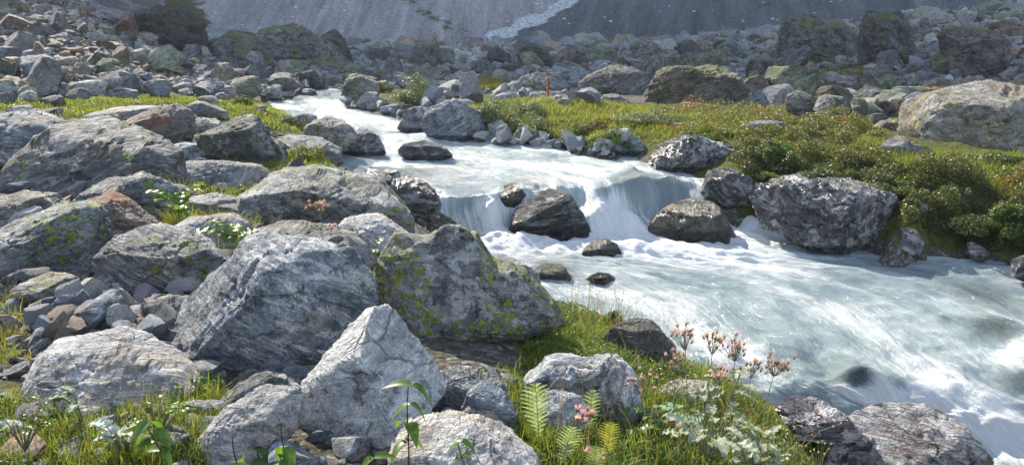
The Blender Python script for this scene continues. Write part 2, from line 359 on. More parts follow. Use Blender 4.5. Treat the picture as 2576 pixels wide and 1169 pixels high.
# ------------------------------------------------------------------ river stations (picture points of left / right bank and water level)
ST = [  # Lx, Ly, Rx, Ry, z
 (760, 212, 850, 212, 1.42), (800, 226, 858, 226, 1.36), (715, 245, 868, 240, 1.25), (680, 264, 880, 258, 1.17), (735, 290, 930, 282, 1.07), (770, 318, 1010, 305, .98),
 (800, 350, 1090, 332, .90), (840, 385, 1190, 352, .80), (860, 415, 1420, 375, .73), (905, 440, 1590, 395, .69),
 (1020, 462, 1650, 420, .65), (1095, 480, 1760, 452, .61), (1090, 500, 1800, 478, .56), (1055, 590, 1915, 575, .13), (1120, 612, 2010, 600, .08),
 (1200, 640, 2200, 640, .05), (1290, 690, 2576, 668, .0), (1400, 760, 2900, 730, -.08), (1560, 850, 3150, 850, -.18), (1780, 950, 3300, 1000, -.32),
 (1960, 1020, 3400, 1100, -.46), (2080, 1090, 3500, 1200, -.62), (2250, 1180, 3600, 1350, -.74), (2500, 1330, 3800, 1600, -.86)]
SL = np.array([Wz(a, b, z) for a, b, c, d, z in ST]); SR = np.array([Wz(c, d, z) for a, b, c, d, z in ST])

def catmull(P, t):
    n = len(P); i = np.clip(np.floor(t).astype(int), 0, n - 2); f = (t - i)[:, None]
    p0 = P[np.clip(i - 1, 0, n - 1)]; p1 = P[i]; p2 = P[i + 1]; p3 = P[np.clip(i + 2, 0, n - 1)]
    cat = .5 * ((2 * p1) + (-p0 + p2) * f + (2 * p0 - 5 * p1 + 4 * p2 - p3) * f ** 2 + (-p0 + 3 * p1 - 3 * p2 + p3) * f ** 3)
    return .5 * cat + .5 * (p1 + (p2 - p1) * f)

# ------------------------------------------------------------------ terrain
CPTS = """-700,1169,2.6 0,1169,2.85 600,1169,2.9 1100,1169,2.95 1500,1169,3.1 1800,1169,3.5 2050,1169,4.3 2250,1169,5.0
0,950,3.7 500,950,3.7 1000,950,3.85 1400,950,4.1 1650,950,4.6 1850,960,5.1 1930,1060,5.0 -800,950,3.4
0,750,4.9 400,750,4.9 800,750,5.1 1150,800,5.0 1380,800,5.4 1560,830,5.8 1700,900,5.4
0,600,6.2 400,600,6.4 800,620,6.3 1000,640,6.5 1130,680,6.6 1040,560,8 950,500,9.2 -700,600,5.8
0,480,8 400,460,8.8 700,470,9 850,450,10.3 0,350,11.5 300,350,12 600,350,12.5 760,360,12.6
0,262,15 300,262,15.5 600,268,16.2 700,290,15.5 -600,262,13
0,200,18 0,150,21 0,75,25 0,0,30 -700,0,24 -700,150,17 200,205,20 400,205,22 600,225,22 250,100,27 200,15,33 400,150,30 500,135,36 600,190,30 700,205,30
-700,-150,35 0,-120,42 400,112,55 200,20,58 500,130,60 700,170,50
780,205,34 900,228,25 1000,240,22 1000,180,42 1200,150,60 1200,190,36 1150,215,28 1400,230,23.5 1700,240,22 2000,262,19.5 1700,200,32 2000,200,32 2300,200,30 2576,200,28 3200,250,20 2200,285,18 2576,300,16
2100,100,55 2500,60,50 2500,120,38 1700,150,55 1400,150,60 3300,60,45 1200,112,100 1700,112,95 2000,80,90 700,112,95 2600,20,90 100,-20,95 3300,-50,90
1230,262,18.5 1500,300,15.6 1750,322,14.3 1850,345,13.2 2000,330,13.6 2300,370,12.5 2576,400,12 3200,400,12 1950,420,11.6 2300,470,10.4 2576,540,9.7 3200,620,9.4 1250,300,15.8 1500,345,13.9 1700,350,13.3"""
cps = [W(*map(float, p.split(','))) for p in CPTS.split()]
rb = []
for i in range(len(ST)):
    L, R = SL[i], SR[i]; d = R - L; wd = np.linalg.norm(d[:2]); e = d / wd
    dep = min(.38, .12 * wd)
    for f_, dz in ((.2, -dep * .8), (.5, -dep), (.8, -dep * .8)):
        rb.append(L + d * f_ + np.array((0, 0, dz)))
    rb.append(L + np.array((0, 0, -.03))); rb.append(R + np.array((0, 0, -.03)))
    rb.append(L - e * .3 + np.array((0, 0, .12))); rb.append(R + e * .3 + np.array((0, 0, .16 if i < 15 else .42)))
cps = np.array(cps + rb)
cps = cps[cps[:, 1] > 1]
def warpc(x, y): return np.stack([x / y * 3.0, np.log(y) * 2.0], -1)
cw = warpc(cps[:, 0], cps[:, 1])
D = np.linalg.norm(cw[:, None] - cw[None], axis=-1)
A = np.block([[-D + np.eye(len(cw)) * -.01, np.ones((len(cw), 1))], [np.ones((1, len(cw))), np.zeros((1, 1))]])
wt = np.linalg.solve(A, np.append(cps[:, 2], 0))
NU, NL = 460, 420
U = np.linspace(-1.5, 1.5, NU); LY = np.linspace(math.log(1.2), math.log(125), NL)
gu, gl = np.meshgrid(U, LY, indexing='ij'); gy = np.exp(gl); gx = gu * gy
g2 = warpc(gx.ravel(), gy.ravel()); Z = np.zeros(len(g2))
for s_ in range(0, len(g2), 20000):
    d_ = np.linalg.norm(g2[s_:s_ + 20000, None] - cw[None], axis=-1); Z[s_:s_ + 20000] = -d_ @ wt[:-1] + wt[-1]
Gp = np.stack([gx.ravel(), gy.ravel(), 0 * gx.ravel()], 1)
Z += (.05 * fbm(Gp, .9, 4) + .02 * fbm(Gp, 4, 3)) * np.clip(.5 + gy.ravel() / 16, .5, 3)
Z = Z.reshape(NU, NL)

def gz(x, y):
    x, y = np.asarray(x, float), np.asarray(y, float)
    fu = np.clip((x / y - U[0]) / (U[1] - U[0]), 0, NU - 1.001); fl = np.clip((np.log(np.maximum(y, .5)) - LY[0]) / (LY[1] - LY[0]), 0, NL - 1.001)
    i, j = fu.astype(int), fl.astype(int); a, b = fu - i, fl - j
    return Z[i, j] * (1 - a) * (1 - b) + Z[i + 1, j] * a * (1 - b) + Z[i, j + 1] * (1 - a) * b + Z[i + 1, j + 1] * a * b

_ys = np.exp(np.linspace(math.log(1.5), math.log(120), 900))
def hit(dx, dy):
    u, k = ux(dx, dy), kz(dy)
    g = gz(u * _ys, _ys); r = H + k * _ys
    b = np.nonzero(g >= r)[0]
    Y = _ys[b[0]] if len(b) else 100.0
    return np.array((u * Y, Y, H + k * Y))

idx = np.arange(NU * NL).reshape(NU, NL)
Fq = np.stack([idx[:-1, :-1], idx[1:, :-1], idx[1:, 1:], idx[:-1, 1:]], -1).reshape(-1, 4)
GPOLY = [[(0, 235), (480, 235), (780, 275), (860, 420), (700, 460), (560, 420), (300, 300), (0, 300)],
         [(1130, 245), (1900, 265), (2900, 300), (2900, 700), (1900, 560), (1650, 390), (1200, 340)],
         [(900, 150), (1160, 160), (1330, 240), (1000, 260), (880, 250)], [(1880, 120), (2160, 130), (2150, 190), (1900, 170)],
         [(0, 960), (450, 930), (560, 1169), (0, 1169)], [(1300, 740), (1560, 760), (1700, 900), (1950, 980), (2150, 1169), (1300, 1169)]]
pdx, pdy = proj(gx.ravel(), gy.ravel(), Z.ravel())
green = np.zeros(NU * NL)
for p_ in GPOLY: green = np.maximum(green, inpoly(pdx, pdy, p_).astype(float))
link('ground', make_mesh('ground', np.stack([gx, gy, Z], -1).reshape(-1, 3), Fq, True, {'green': ('FLOAT', green)}), M['ground'], kind='structure')
bk = np.array([(-90, -80, .5), (90, -80, .5), (90, 1.35, .5), (-90, 1.35, .5)], float)
link('ground_near', make_mesh('ground_near', bk, [[0, 1, 2, 3]], True, {'green': ('FLOAT', np.ones(4))}), M['ground'], kind='structure')

# ------------------------------------------------------------------ far mountain slopes (and the ridge whose shadow lies over the valley head)
def plane3(a, b, c):
    n = np.cross(b - a, c - a); return lambda x, y: a[2] - (n[0] * (x - a[0]) + n[1] * (y - a[1])) / n[2]
A_ = W(1150, 142, 108); B_ = W(1450, -5, 128); C_ = W(480, 108, 112); D_ = W(2050, 128, 100)
pL, pR = plane3(A_, B_, C_), plane3(A_, D_, B_)
xs = np.linspace(-340, 260, 400); ysm = np.concatenate([np.linspace(88, 150, 170), np.linspace(151, 285, 60)])
mx_, my_ = np.meshgrid(xs, ysm, indexing='ij')
RY = 262.0
def edgeY(x): return np.interp(x, [-30, -14, -6, 2, 10, 16, 26, 60], [27, 26, 24, 23, 21.5, 19, 17.2, 17.5])
tt = (RY - 24) / sd[1]
xe = mx_ - sd[0] * tt
zr = 1.4 + (RY - edgeY(xe)) / sd[1] * sd[2]
P3 = np.stack([mx_.ravel(), my_.ravel(), 0 * mx_.ravel()], 1)
zl, zR = pL(mx_, my_), pR(mx_, my_)
zb = np.maximum(zl, zR)
crease = np.exp(-((zl - zR) / 1.1) ** 2)
gL = np.array((pL(1, 0) - pL(0, 0), pL(0, 1) - pL(0, 0))); gR = np.array((pR(1, 0) - pR(0, 0), pR(0, 1) - pR(0, 0))); gL /= np.linalg.norm(gL); gR /= np.linalg.norm(gR)
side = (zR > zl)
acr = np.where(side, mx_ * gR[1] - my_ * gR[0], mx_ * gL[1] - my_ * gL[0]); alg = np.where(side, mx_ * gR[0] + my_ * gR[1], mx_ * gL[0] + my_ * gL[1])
zb = zb + (1.3 * fbm(np.stack([acr.ravel() * .09, alg.ravel() * .012, 0 * acr.ravel()], 1), 1, 4)).reshape(mx_.shape) * (1 - .7 * crease)
zb = zb + (fbm(P3, .05, 5) * 1.4).reshape(mx_.shape) * (1 - .5 * crease) + .35 * fbm(P3, .5, 3).reshape(mx_.shape)
# left buttress of dark rock behind the scree
but = sstep(-46, -60, mx_ - (my_ - 110) * -.3) * 1.0
zb = zb + but * (sstep(95, 125, my_) * 10 + 3 * fbm(P3, .09, 5, .55, True).reshape(mx_.shape))
tr = np.clip((my_ - 134) / (RY - 134), 0, 1) ** 1.25
zm = zb * (1 - tr) + (zr + 3 * fbm(P3, .02, 3).reshape(mx_.shape) * 0) * tr
zm = np.where(my_ > RY, zr - (my_ - RY) * .8, zm)
qx, qy = proj(mx_.ravel(), my_.ravel(), zm.ravel())
def band(pts, wdt):                       # soft mask along a picture polyline
    r = np.zeros(qx.shape)
    for (x1, y1), (x2, y2) in zip(pts[:-1], pts[1:]):
        dx, dy = x2 - x1, y2 - y1; t_ = np.clip(((qx - x1) * dx + (qy - y1) * dy) / (dx * dx + dy * dy), 0, 1)
        r = np.maximum(r, np.exp(-(((qx - x1 - t_ * dx) ** 2 + (qy - y1 - t_ * dy) ** 2) / wdt ** 2)))
    return r
gm = np.maximum.reduce([band([(1020, 0), (1130, 70), (1230, 110), (1320, 60)], 22) * .62, band([(1560, 125), (1700, 95), (1800, 65), (1990, -15)], 9) * .62, band([(1480, 110), (1600, 60), (1720, 10)], 6) * .42, band([(1880, 75), (1990, 55), (2090, 20)], 7) * .45,
                        band([(440, -10), (490, 40), (500, 70)], 42) * .95, band([(1120, 95), (1300, 100)], 12) * .5, band([(640, 0), (820, 20)], 6) * .3])
pm = np.maximum(band([(1455, -10), (1400, 18), (1375, 42), (1310, 58), (1290, 80), (1235, 92), (1215, 112), (1165, 128)], 19) * (.92 + .18 * np.sin(qx * .09) * np.sin(qx * .023 + 1)), band([(1130, 118), (1230, 128), (1200, 145)], 22) * .7)
dkp = inpoly(qx, qy, [(150, -60), (528, -60), (516, 20), (508, 95), (430, 140), (300, 75)]).astype(float)
rk = np.maximum(but.ravel() * .85, dkp * .62); gm = np.maximum(gm, dkp * (.35 + .25 * (qx > 400)))
mi = np.arange(mx_.size).reshape(mx_.shape)
Fm = np.stack([mi[:-1, :-1], mi[1:, :-1], mi[1:, 1:], mi[:-1, 1:]], -1).reshape(-1, 4)
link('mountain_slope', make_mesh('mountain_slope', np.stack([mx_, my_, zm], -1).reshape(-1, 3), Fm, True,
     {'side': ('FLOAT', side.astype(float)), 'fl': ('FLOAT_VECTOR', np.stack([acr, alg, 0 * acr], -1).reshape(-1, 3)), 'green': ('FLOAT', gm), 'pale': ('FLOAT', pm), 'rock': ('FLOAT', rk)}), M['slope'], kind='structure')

# ------------------------------------------------------------------ water
NS, NT = 1000, 190
tau = np.linspace(0, len(ST) - 1.001, NS)
Lw, Rw = catmull(SL, tau), catmull(SR, tau)
s3_ = np.concatenate([[0], np.cumsum(np.linalg.norm(np.diff((Lw + Rw) / 2, axis=0), axis=1))])
tq = np.linspace(-.09, 1.09, NT)
WP = Lw[:, None] * (1 - tq[None, :, None]) + Rw[:, None] * tq[None, :, None]
width = np.linalg.norm(Rw - Lw, axis=1)
fs = np.repeat(s3_[:, None], NT, 1); ft = (tq[None] - .5) * np.minimum(width, 7)[:, None]
# falls profile: the lip wanders across the stream
T2 = np.repeat(tau[:, None], NT, 1); Q2 = np.repeat(tq[None], NS, 0)
lipn = .55 * noise3(np.stack([Q2.ravel() * 5, 0 * Q2.ravel(), 0 * Q2.ravel() + 3], 1)).reshape(NS, NT)
zt = np.array([s[4] for s in ST])
lx = proj(WP[..., 0].ravel(), WP[..., 1].ravel(), np.full(NS * NT, .45))[0].reshape(NS, NT)
shf = np.interp(lx, [1050, 1110, 1180, 1240, 1300, 1400, 1480, 1560, 1640, 1740, 1840, 1920], [.1, -.05, .25, -.1, .45, 0, -.35, 0, -.35, 0, .45, .2])
te = T2 + (.5 * lipn + shf) * np.exp(-((T2 - 12.5) / 1.1) ** 2)
zz = np.interp(te, np.arange(len(ST)), zt)
wide = np.clip(.5 + 1.8 * noise3(np.stack([lx.ravel() * .008, 0 * lx.ravel(), 0 * lx.ravel() + 21], 1)), 0, 1).reshape(NS, NT)
T0 = 12.0 - .9 * wide; fr = np.clip((te - T0) / (13.05 - T0), 0, 1)
two = np.clip(.5 + 1.6 * noise3(np.stack([lx.ravel() * .011, 0 * lx.ravel(), 0 * lx.ravel() + 8], 1)), 0, 1).reshape(NS, NT)
prof = two * (.55 * sstep(0, .4, fr) + .45 * sstep(.6, 1, fr)) + (1 - two) * sstep(.02, .8, fr)
zz = np.where((te > T0) & (te < 13.05), np.interp(T0, np.arange(len(ST)), zt) * (1 - prof) + np.interp(13.05, np.arange(len(ST)), zt) * prof, zz)
WP[..., 2] = zz
wx, wy = WP[..., 0], WP[..., 1]
NP = np.stack([wx.ravel(), wy.ravel(), 0 * wx.ravel()], 1)
FP = np.stack([fs.ravel() * 1.3, ft.ravel() * 3.2, 0 * wx.ravel()], 1)
amp = (.045 + .05 * np.exp(-((T2 - 13.8) / .9) ** 2) + .03 * sstep(17.5, 20, T2)) * np.clip(width / 2.5, .3, 1)[:, None]
wave = amp * (.9 * fbm(FP, .9, 4).reshape(NS, NT) + .35 * fbm(NP, 4.0, 3).reshape(NS, NT))
WP[..., 2] += wave
fallm = np.exp(-((T2 - 12.6) / .5) ** 2)
WP[..., 2] += fallm * (.06 * fbm(np.stack([fs.ravel() * .6, ft.ravel() * 7, 0 * fs.ravel() + 2], 1), 1, 3) + .09 * noise3(np.stack([0 * fs.ravel(), ft.ravel() * 1.6, 0 * fs.ravel() + 6], 1))).reshape(NS, NT)
foam = .42 + .0 * T2
foam += .20 * np.exp(-((te - 12.7) / .4) ** 2) * (1 + 2.2 * noise3(np.stack([Q2.ravel() * 9, 0 * Q2.ravel(), 0 * Q2.ravel() + 1], 1)).reshape(NS, NT)) + .70 * np.exp(-((T2 - 13.7) / .6) ** 2) + .22 * sstep(17, 14, T2) * (T2 > 13) + .10 * sstep(6.5, 3.5, T2)
foam += .18 * np.exp(-((T2 - 11.3) / .9) ** 2)
wpx, wpy = proj(wx.ravel(), wy.ravel(), zz.ravel()); wpx = wpx.reshape(NS, NT); wpy = wpy.reshape(NS, NT)
foam += .55 * fbm(np.stack([fs.ravel() * .55, ft.ravel() * .9, 0 * wx.ravel() + 9], 1), 1, 3).reshape(NS, NT)
clear = np.zeros((NS, NT)); lump = (.6 * fbm(NP, 4.5, 4) + .8 * fbm(np.stack([fs.ravel() * 1.6, ft.ravel() * 5, 0 * wx.ravel() + 4], 1), 1, 4)).reshape(NS, NT)
foam -= .20 * sstep(11.9, 10.5, T2)
def spot(cx, cy, rx, ry, rot=0):
    c, s = math.cos(rot), math.sin(rot); a = (wpx - cx) * c + (wpy - cy) * s; b = -(wpx - cx) * s + (wpy - cy) * c
    return np.exp(-((a / rx) ** 2 + (b / ry) ** 2))
for cx, cy, rx, ry, dz, df, dc in [
    (1235, 545, 52, 36, .17, .35, 0), (1610, 478, 120, 30, .17, -.45, .35), (1180, 500, 60, 30, .03, -.2, 0), (1330, 470, 60, 16, .07, -.2, .3), (1700, 430, 90, 10, .05, -.1, .2),
    (2165, 975, 75, 34, .14, -.9, .75), (2110, 930, 130, 36, .0, -.6, .25), (2370, 805, 22, 10, .04, -.5, .5), (2500, 830, 90, 26, .05, -.7, .75), (2480, 740, 130, 30, .0, -.65, .5), (2576, 900, 50, 50, .10, .8, 0), (2550, 960, 60, 26, .0, -.5, .5),
    (1160, 500, 40, 60, -.04, -.25, .1), (1520, 545, 60, 30, .06, .5, 0), (1880, 555, 50, 30, .06, .3, 0),
    (1290, 612, 60, 10, .07, .5, 0), (1440, 622, 60, 9, .06, .4, 0), (1600, 628, 80, 10, .07, .5, 0), (1400, 420, 60, 8, .06, .4, 0), (1250, 440, 70, 8, .05, .35, 0), (1580, 455, 60, 9, .07, .5, 0), (1150, 400, 60, 7, .04, .3, 0), (1000, 345, 50, 6, .05, .4, 0), (1700, 470, 50, 9, .06, .4, 0),
    (2310, 1012, 200, 16, .035, 1.1, 0), (2180, 1008, 80, 14, .03, 1.0, 0), (2150, 1000, 60, 12, .03, .9, 0), (2420, 1040, 220, 26, .0, .55, 0), (2050, 1010, 90, 60, -.03, -.3, 0), (1380, 668, 60, 16, .06, .1, .35), (1860, 890, 90, 40, .02, .5, 0), (2300, 680, 260, 16, -.02, -.9, .35), (2000, 800, 300, 40, 0, -.18, 0),
    (2120, 850, 200, 30, 0, -.3, 0), (1000, 430, 110, 12, -.02, -.7, .5), (1250, 615, 140, 18, .03, .5, 0), (1780, 545, 60, 40, .03, .3, 0), (1900, 580, 60, 26, .04, .3, 0), (1740, 640, 260, 12, .01, .35, 0), (1480, 440, 190, 14, .05, .15, 0)]:
    g_ = spot(cx, cy, rx, ry, .25 if cx > 1900 else 0); WP[..., 2] += dz * g_ + (.055 * g_ * lump if df > .3 else 0); foam += df * g_; clear = np.maximum(clear, dc * g_)
wi = np.arange(NS * NT).reshape(NS, NT)
Fw = np.stack([wi[:-1, :-1], wi[1:, :-1], wi[1:, 1:], wi[:-1, 1:]], -1).reshape(-1, 4)
link('river_water', make_mesh('river_water', WP.reshape(-1, 3), Fw, True,
     {'flow': ('FLOAT_VECTOR', np.stack([fs, ft, 0 * fs], -1).reshape(-1, 3)), 'foam': ('FLOAT', foam), 'clear': ('FLOAT', clear), 'chute': ('FLOAT', np.exp(-((te - 12.55) / .55) ** 2))}), M['water'], kind='structure')

WPs = WP[::6, ::6].reshape(-1, 3)
# ------------------------------------------------------------------ rocks
def shape_noise(V, r, amp=1.0, foli=.5, seed=0, rough=1.0):
    """facets, ledges and grain on a closed shape; r = typical radius in metres"""
    o = V.mean(0); L = V - o; rad = np.linalg.norm(L, axis=1) + 1e-6; n = L / rad[:, None]; S = L / r + seed * 3.7
    d = .05 * fbm(S, 1.3, 2) + .085 * (fbm(S, 2.6, 4, .55, True) - .35) + .035 * fbm(S, 7, 3) * rough
    cr = np.abs(fbm(S * (1, 1, 2.2), 1.1, 2)); d = d - .07 * np.exp(-(cr / .035) ** 2)
    if foli:
        q_ = np.random.default_rng(int(seed) + 5).normal(0, .45, 3); b = np.array((q_[0], q_[1], 1.0)); b /= np.linalg.norm(b); ph = (S @ b) * 5.0 + fbm(S, 1.5, 3) * 1.6
        saw = (ph - np.floor(ph)); d = d + foli * .03 * (saw - .5) * (fbm(S, 1.3, 2) > -.15)
    return V + n * (d * r * amp)[:, None]

def facets(V, rs, k, lo, hi, allowed=None, hard=.93):
    o = V.mean(0)
    for i in range(k):
        n = rs.normal(size=3); n /= np.linalg.norm(n)
        if allowed is not None and abs(n[1]) < allowed: n[1] = math.copysign(allowed * 1.6, n[1]); n /= np.linalg.norm(n)
        s = (V - o) @ n; d = s.max() * rs.uniform(lo, hi)
        V = V - n[None] * (np.clip(s - d, 0, None) * hard)[:, None]
    return V

used_short = []
RIV = [(a, b) for a, b, c, d, z in ST[2:]] + [(c, d) for a, b, c, d, z in ST[2:]][::-1]
def inriver(x, y): return bool(inpoly(np.array([x]), np.array([y]), RIV)[0])
def hero(label, mat, pts, Y=None, T=.5, lean=.3, k=6, lvl=6, foli=.6, name='boulder', cat='rock', seed=None, amp=1.0, color=None, group=None, short=None, dig=0.0, cutk=12, lo=.7, hi=.94, keep=False, sub=.35, planes=None):
    pts = [tuple(p) for p in pts]; a = np.array(pts, float)
    x0, y0 = a.min(0); x1, y1 = a.max(0); cx, cy = (x0 + x1) / 2, (y0 + y1) / 2
    seed = int(abs(x0 * 7 + y0 * 13)) % 9973 if seed is None else seed
    rs = np.random.default_rng(seed)
    Yb = hit(cx, y1)[1] if Y is None else Y
    wd = (x1 - x0) * SX / F * Yb; ht = (y1 - y0) * SX / F * Yb
    Tm = T * (wd * ht) ** .5 * 1.0
    Yc = Yb + .6 * Tm if Y is None else Y
    def sunk(Yq):
        zt_, zb_ = H + kz(y0) * Yq, H + kz(y1) * Yq
        return (gz(ux(cx, cy) * Yq, Yq) + (.16 if inriver(cx, cy) else 0) - zb_) / (zt_ - zb_)
    if Y is not None and not keep:
        f0 = sunk(Y)
        if f0 > .36 or f0 < 0:
            tg = .28 if f0 > .36 else .08; c_ = np.linspace(.72, 1.28, 57) * Y; v_ = np.array([sunk(q_) for q_ in c_]); Yc = c_[np.argmin(np.abs(v_ - tg) + .02 * np.abs(c_ - Y) / Y)]
    elif Y is None and inriver(cx, cy): Yc = Yb
    if name == 'submerged_boulder': a[:, 1] += sub * (y1 - y0)
    wd = (x1 - x0) * SX / F * Yc; ht = (y1 - y0) * SX / F * Yc
    if dig: a[a[:, 1] > cy, 1] += dig * (y1 - y0)
    Pw = np.array([W(px, py, Yc) for px, py in a]); c = W(cx, cy, Yc); Q = Pw - c; Q = Q[:, (0, 2)]
    th = np.linspace(-math.pi, math.pi, 361); R = np.zeros(361)
    for i, t_ in enumerate(th):
        d = np.array((math.cos(t_), math.sin(t_))); best = 0
        for j in range(len(Q)):
            p, e = Q[j], Q[(j + 1) % len(Q)] - Q[j]; den = d[0] * e[1] - d[1] * e[0]
            if abs(den) < 1e-9: continue
            s_ = (p[0] * e[1] - p[1] * e[0]) / den; u_ = (p[0] * d[1] - p[1] * d[0]) / den
            if s_ > 0 and -1e-6 <= u_ <= 1 + 1e-6: best = max(best, s_)
        R[i] = best
    R[R == 0] = R[R > 0].mean()
    lean *= .6
    V, Fa = ico(lvl); ang = np.arctan2(V[:, 2], V[:, 0]); rr = np.hypot(V[:, 0], V[:, 2]) ** .72
    Rv = np.interp(ang, th, R)
    X = rr * Rv * np.cos(ang); Zz = rr * Rv * np.sin(ang); Dp = np.sign(V[:, 1]) * np.abs(V[:, 1]) ** .62 * Tm
    Vn = np.stack([X, Dp, Zz], 1)
    rr_ = (wd * ht) ** .5 / 2
    dirs = (Vn - Vn.mean(0)); dirs /= np.linalg.norm(dirs, axis=1)[:, None] + 1e-9
    Vn = Vn + dirs * (.22 * amp * rr_ * fbm(Vn / rr_ + seed, .9, 3))[:, None] * np.array((.55, 1.3, .55))
    for n_, d_ in (planes or [((rs.normal(0, .22), -.34, .94), .62), ((rs.normal(0, .28), -.96, -.12), .55)]):
        n_ = np.array(n_, float); n_ /= np.linalg.norm(n_); s_ = Vn @ n_; Vn = Vn - n_[None] * (np.clip(s_ - d_ * s_.max(), 0, None) * .97)[:, None]
    Vn = facets(Vn, rs, 2, .5, .72, allowed=.8, hard=.97)
    Vn = facets(Vn, rs, cutk, lo, hi, allowed=.6, hard=.97)
    Vn = facets(Vn, rs, 16, .87, .97)
    for ax_ in (0, 2):                      # keep the outline's width and height after the cuts
        m0, m1 = Q[:, ax_ // 2].min(), Q[:, ax_ // 2].max(); v0, v1 = Vn[:, ax_].min(), Vn[:, ax_].max()
        Vn[:, ax_] = m0 + (Vn[:, ax_] - v0) * (m1 - m0) / (v1 - v0)
    Vn *= (1.04, 1, 1.03)
    Vn[:, 1] += lean * Vn[:, 2]
    Vn = shape_noise(Vn, rr_, amp * .62, foli, seed)
    Vn[:, 1] = np.minimum(Vn[:, 1], 3 * Tm)
    base = Vn[:, 2].min(); Vn[:, 2] -= base
    dd = (WPs[:, 0] - c[0]) ** 2 + (WPs[:, 1] - c[1]) ** 2; near = dd.min() < (.5 * wd + .35) ** 2; zw_ = WPs[dd.argmin(), 2]
    wl_ = sstep(.13, .02, Vn[:, 2] + c[2] + base - zw_) if near else np.zeros(len(Vn))
    o = link(name, make_mesh(name, Vn, Fa, True, {'wetline': ('FLOAT', wl_)}, 38), M[mat], None, (c[0], c[1], c[2] + base), label=label, category=cat)
    if group: o['group'] = group
    if color: o.color = (*color, 1)
    used_short.append((short or ' '.join(label.split()[:4]), cx, cy))
    return o

def P_(s): return [tuple(map(float, p.split(','))) for p in s.split()]

H_ = hero
H_('large grey boulder covered in yellow green map lichen, corner overhanging the grass', 'lichen', P_('946,650 960,610 990,590 1060,600 1100,580 1140,576 1180,600 1215,660 1290,680 1345,725 1372,790 1410,838 1405,860 1330,890 1260,925 1190,915 1100,935 1030,915 985,850 945,790 936,700'), T=.42, lean=.12, foli=.1, short='the lichen boulder', lo=.8, Y=4.75, cutk=2, planes=[((.08, -.98, .08), .40), ((.35, -.35, -.87), .55), ((-.8, -.6, .0), .7), ((.2, -.75, -.65), .75)])
H_('huge blue grey boulder with streaked face and dark hollow under its base', 'blue', P_('565,690 585,640 640,622 700,630 770,640 850,612 880,640 905,700 928,760 930,830 880,890 800,925 720,950 660,945 600,985 540,985 475,950 450,890 458,800 500,735'), T=.5, lean=.3, foli=.8, short='the huge blue grey boulder', Y=4.45, cutk=5, planes=[((-.6, -.55, .58), .55), ((.12, -.97, -.2), .5), ((.55, -.8, .2), .6), ((0, -.35, .94), .75)])
H_('pale wedge shaped boulder with sharp ridge in front of the lichen boulder', 'pale', P_('742,1010 790,950 850,880 885,830 915,815 975,845 1040,900 1080,950 1112,985 1085,1030 1040,1070 1000,1100 960,1140 900,1175 800,1170 740,1110'), T=.5, lean=.2, foli=.7, short='the pale wedge boulder', Y=3.55, cutk=4, planes=[((-.45, -.87, -.2), .38), ((.55, -.45, .7), .42), ((-.6, -.3, .74), .6)])
H_('flat pale slab with yellow lichen rings at the bottom edge, below the wedge boulder', 'slab', P_('990,1120 1050,1090 1170,1080 1250,1100 1340,1150 1360,1200 1200,1260 980,1240'), T=.6, lean=.9, foli=.4, Y=3.1, short='the yellow ringed slab')
H_('broad flat whitish slab lying in grass at the left below the pebble heap', 'pale', P_('30,950 90,905 220,880 300,905 380,925 430,950 480,990 380,1035 300,1060 100,1060 45,1015'), T=.6, lean=1.1, foli=1.0, short='the whitish slab', Y=3.95)
H_('tilted pale rock with green lichen edge, left of the wedge boulder base', 'slab', P_('495,1120 560,1060 640,1020 700,998 742,1015 748,1080 690,1140 560,1180 490,1160'), T=.5, lean=.7, Y=3.35, short='the tilted pale rock')
H_('layered grey rock with green lichen and ledges above the pebble heap', 'strat', P_('268,650 300,612 345,590 392,580 430,590 500,640 560,690 530,740 480,775 380,780 300,760 278,700'), T=.6, lean=.5, foli=1.6, short='the ledged rock', Y=5.6)
H_('dark lichen mottled boulder at left edge with reddish overhung right corner', 'lichen2', P_('-80,640 0,560 90,525 180,512 240,520 262,560 290,620 260,665 220,700 150,725 60,700 -80,720'), T=.5, lean=.3, foli=.4, short='the mottled boulder', Y=6.0)
H_('sloping rock with rust red pitted flank wedged between larger boulders', 'rust', P_('200,505 240,490 300,515 350,550 400,590 390,640 300,650 250,620 225,550'), T=.5, lean=.4, Y=6.6, short='the rust pitted rock')
H_('low rounded grey boulder at left edge in front of the cliff like boulder', 'grey', P_('-60,500 40,486 110,488 145,518 155,570 60,590 -60,580'), T=.6, lean=.4, Y=7.0, short='the rounded boulder at left edge')
H_('small pointed pale rock leaning on the mottled boulder', 'pale', P_('20,560 60,530 88,520 105,545 90,575 30,585'), T=.5, Y=6.4, lvl=5)
H_('overhanging block with green lichen patch at right foot of the great boulder', 'strat', P_('186,512 240,450 330,438 400,455 437,470 432,520 400,575 350,565 280,535 220,520'), T=.5, lean=.3, foli=.9, Y=7.1, short='the overhanging block')
H_('great cliff like boulder with white sunlit top and shaded brown front', 'strat', P_('30,400 80,352 110,325 160,308 250,325 330,350 390,395 430,450 435,500 300,530 200,545 120,550 32,520'), T=.75, lean=.6, foli=1.3, Y=8.3, cutk=5, planes=[((.05, -.34, .94), .45), ((-.2, -.97, -.1), .42), ((.75, -.5, .4), .66)], short='the great boulder')
H_('grey blue boulder cut by left edge behind the great boulder', 'blue', P_('-120,330 0,290 70,284 138,315 130,370 90,430 0,490 -120,490'), T=.6, lean=.5, Y=9.4, short='the blue boulder at left edge')
H_('rounded boulder with rust orange streaks and pits on its face', 'rust', P_('310,335 330,298 380,272 450,262 482,285 492,330 482,368 400,378 330,365'), T=.55, lean=.2, foli=.2, Y=11.0, short='the rust streaked boulder')
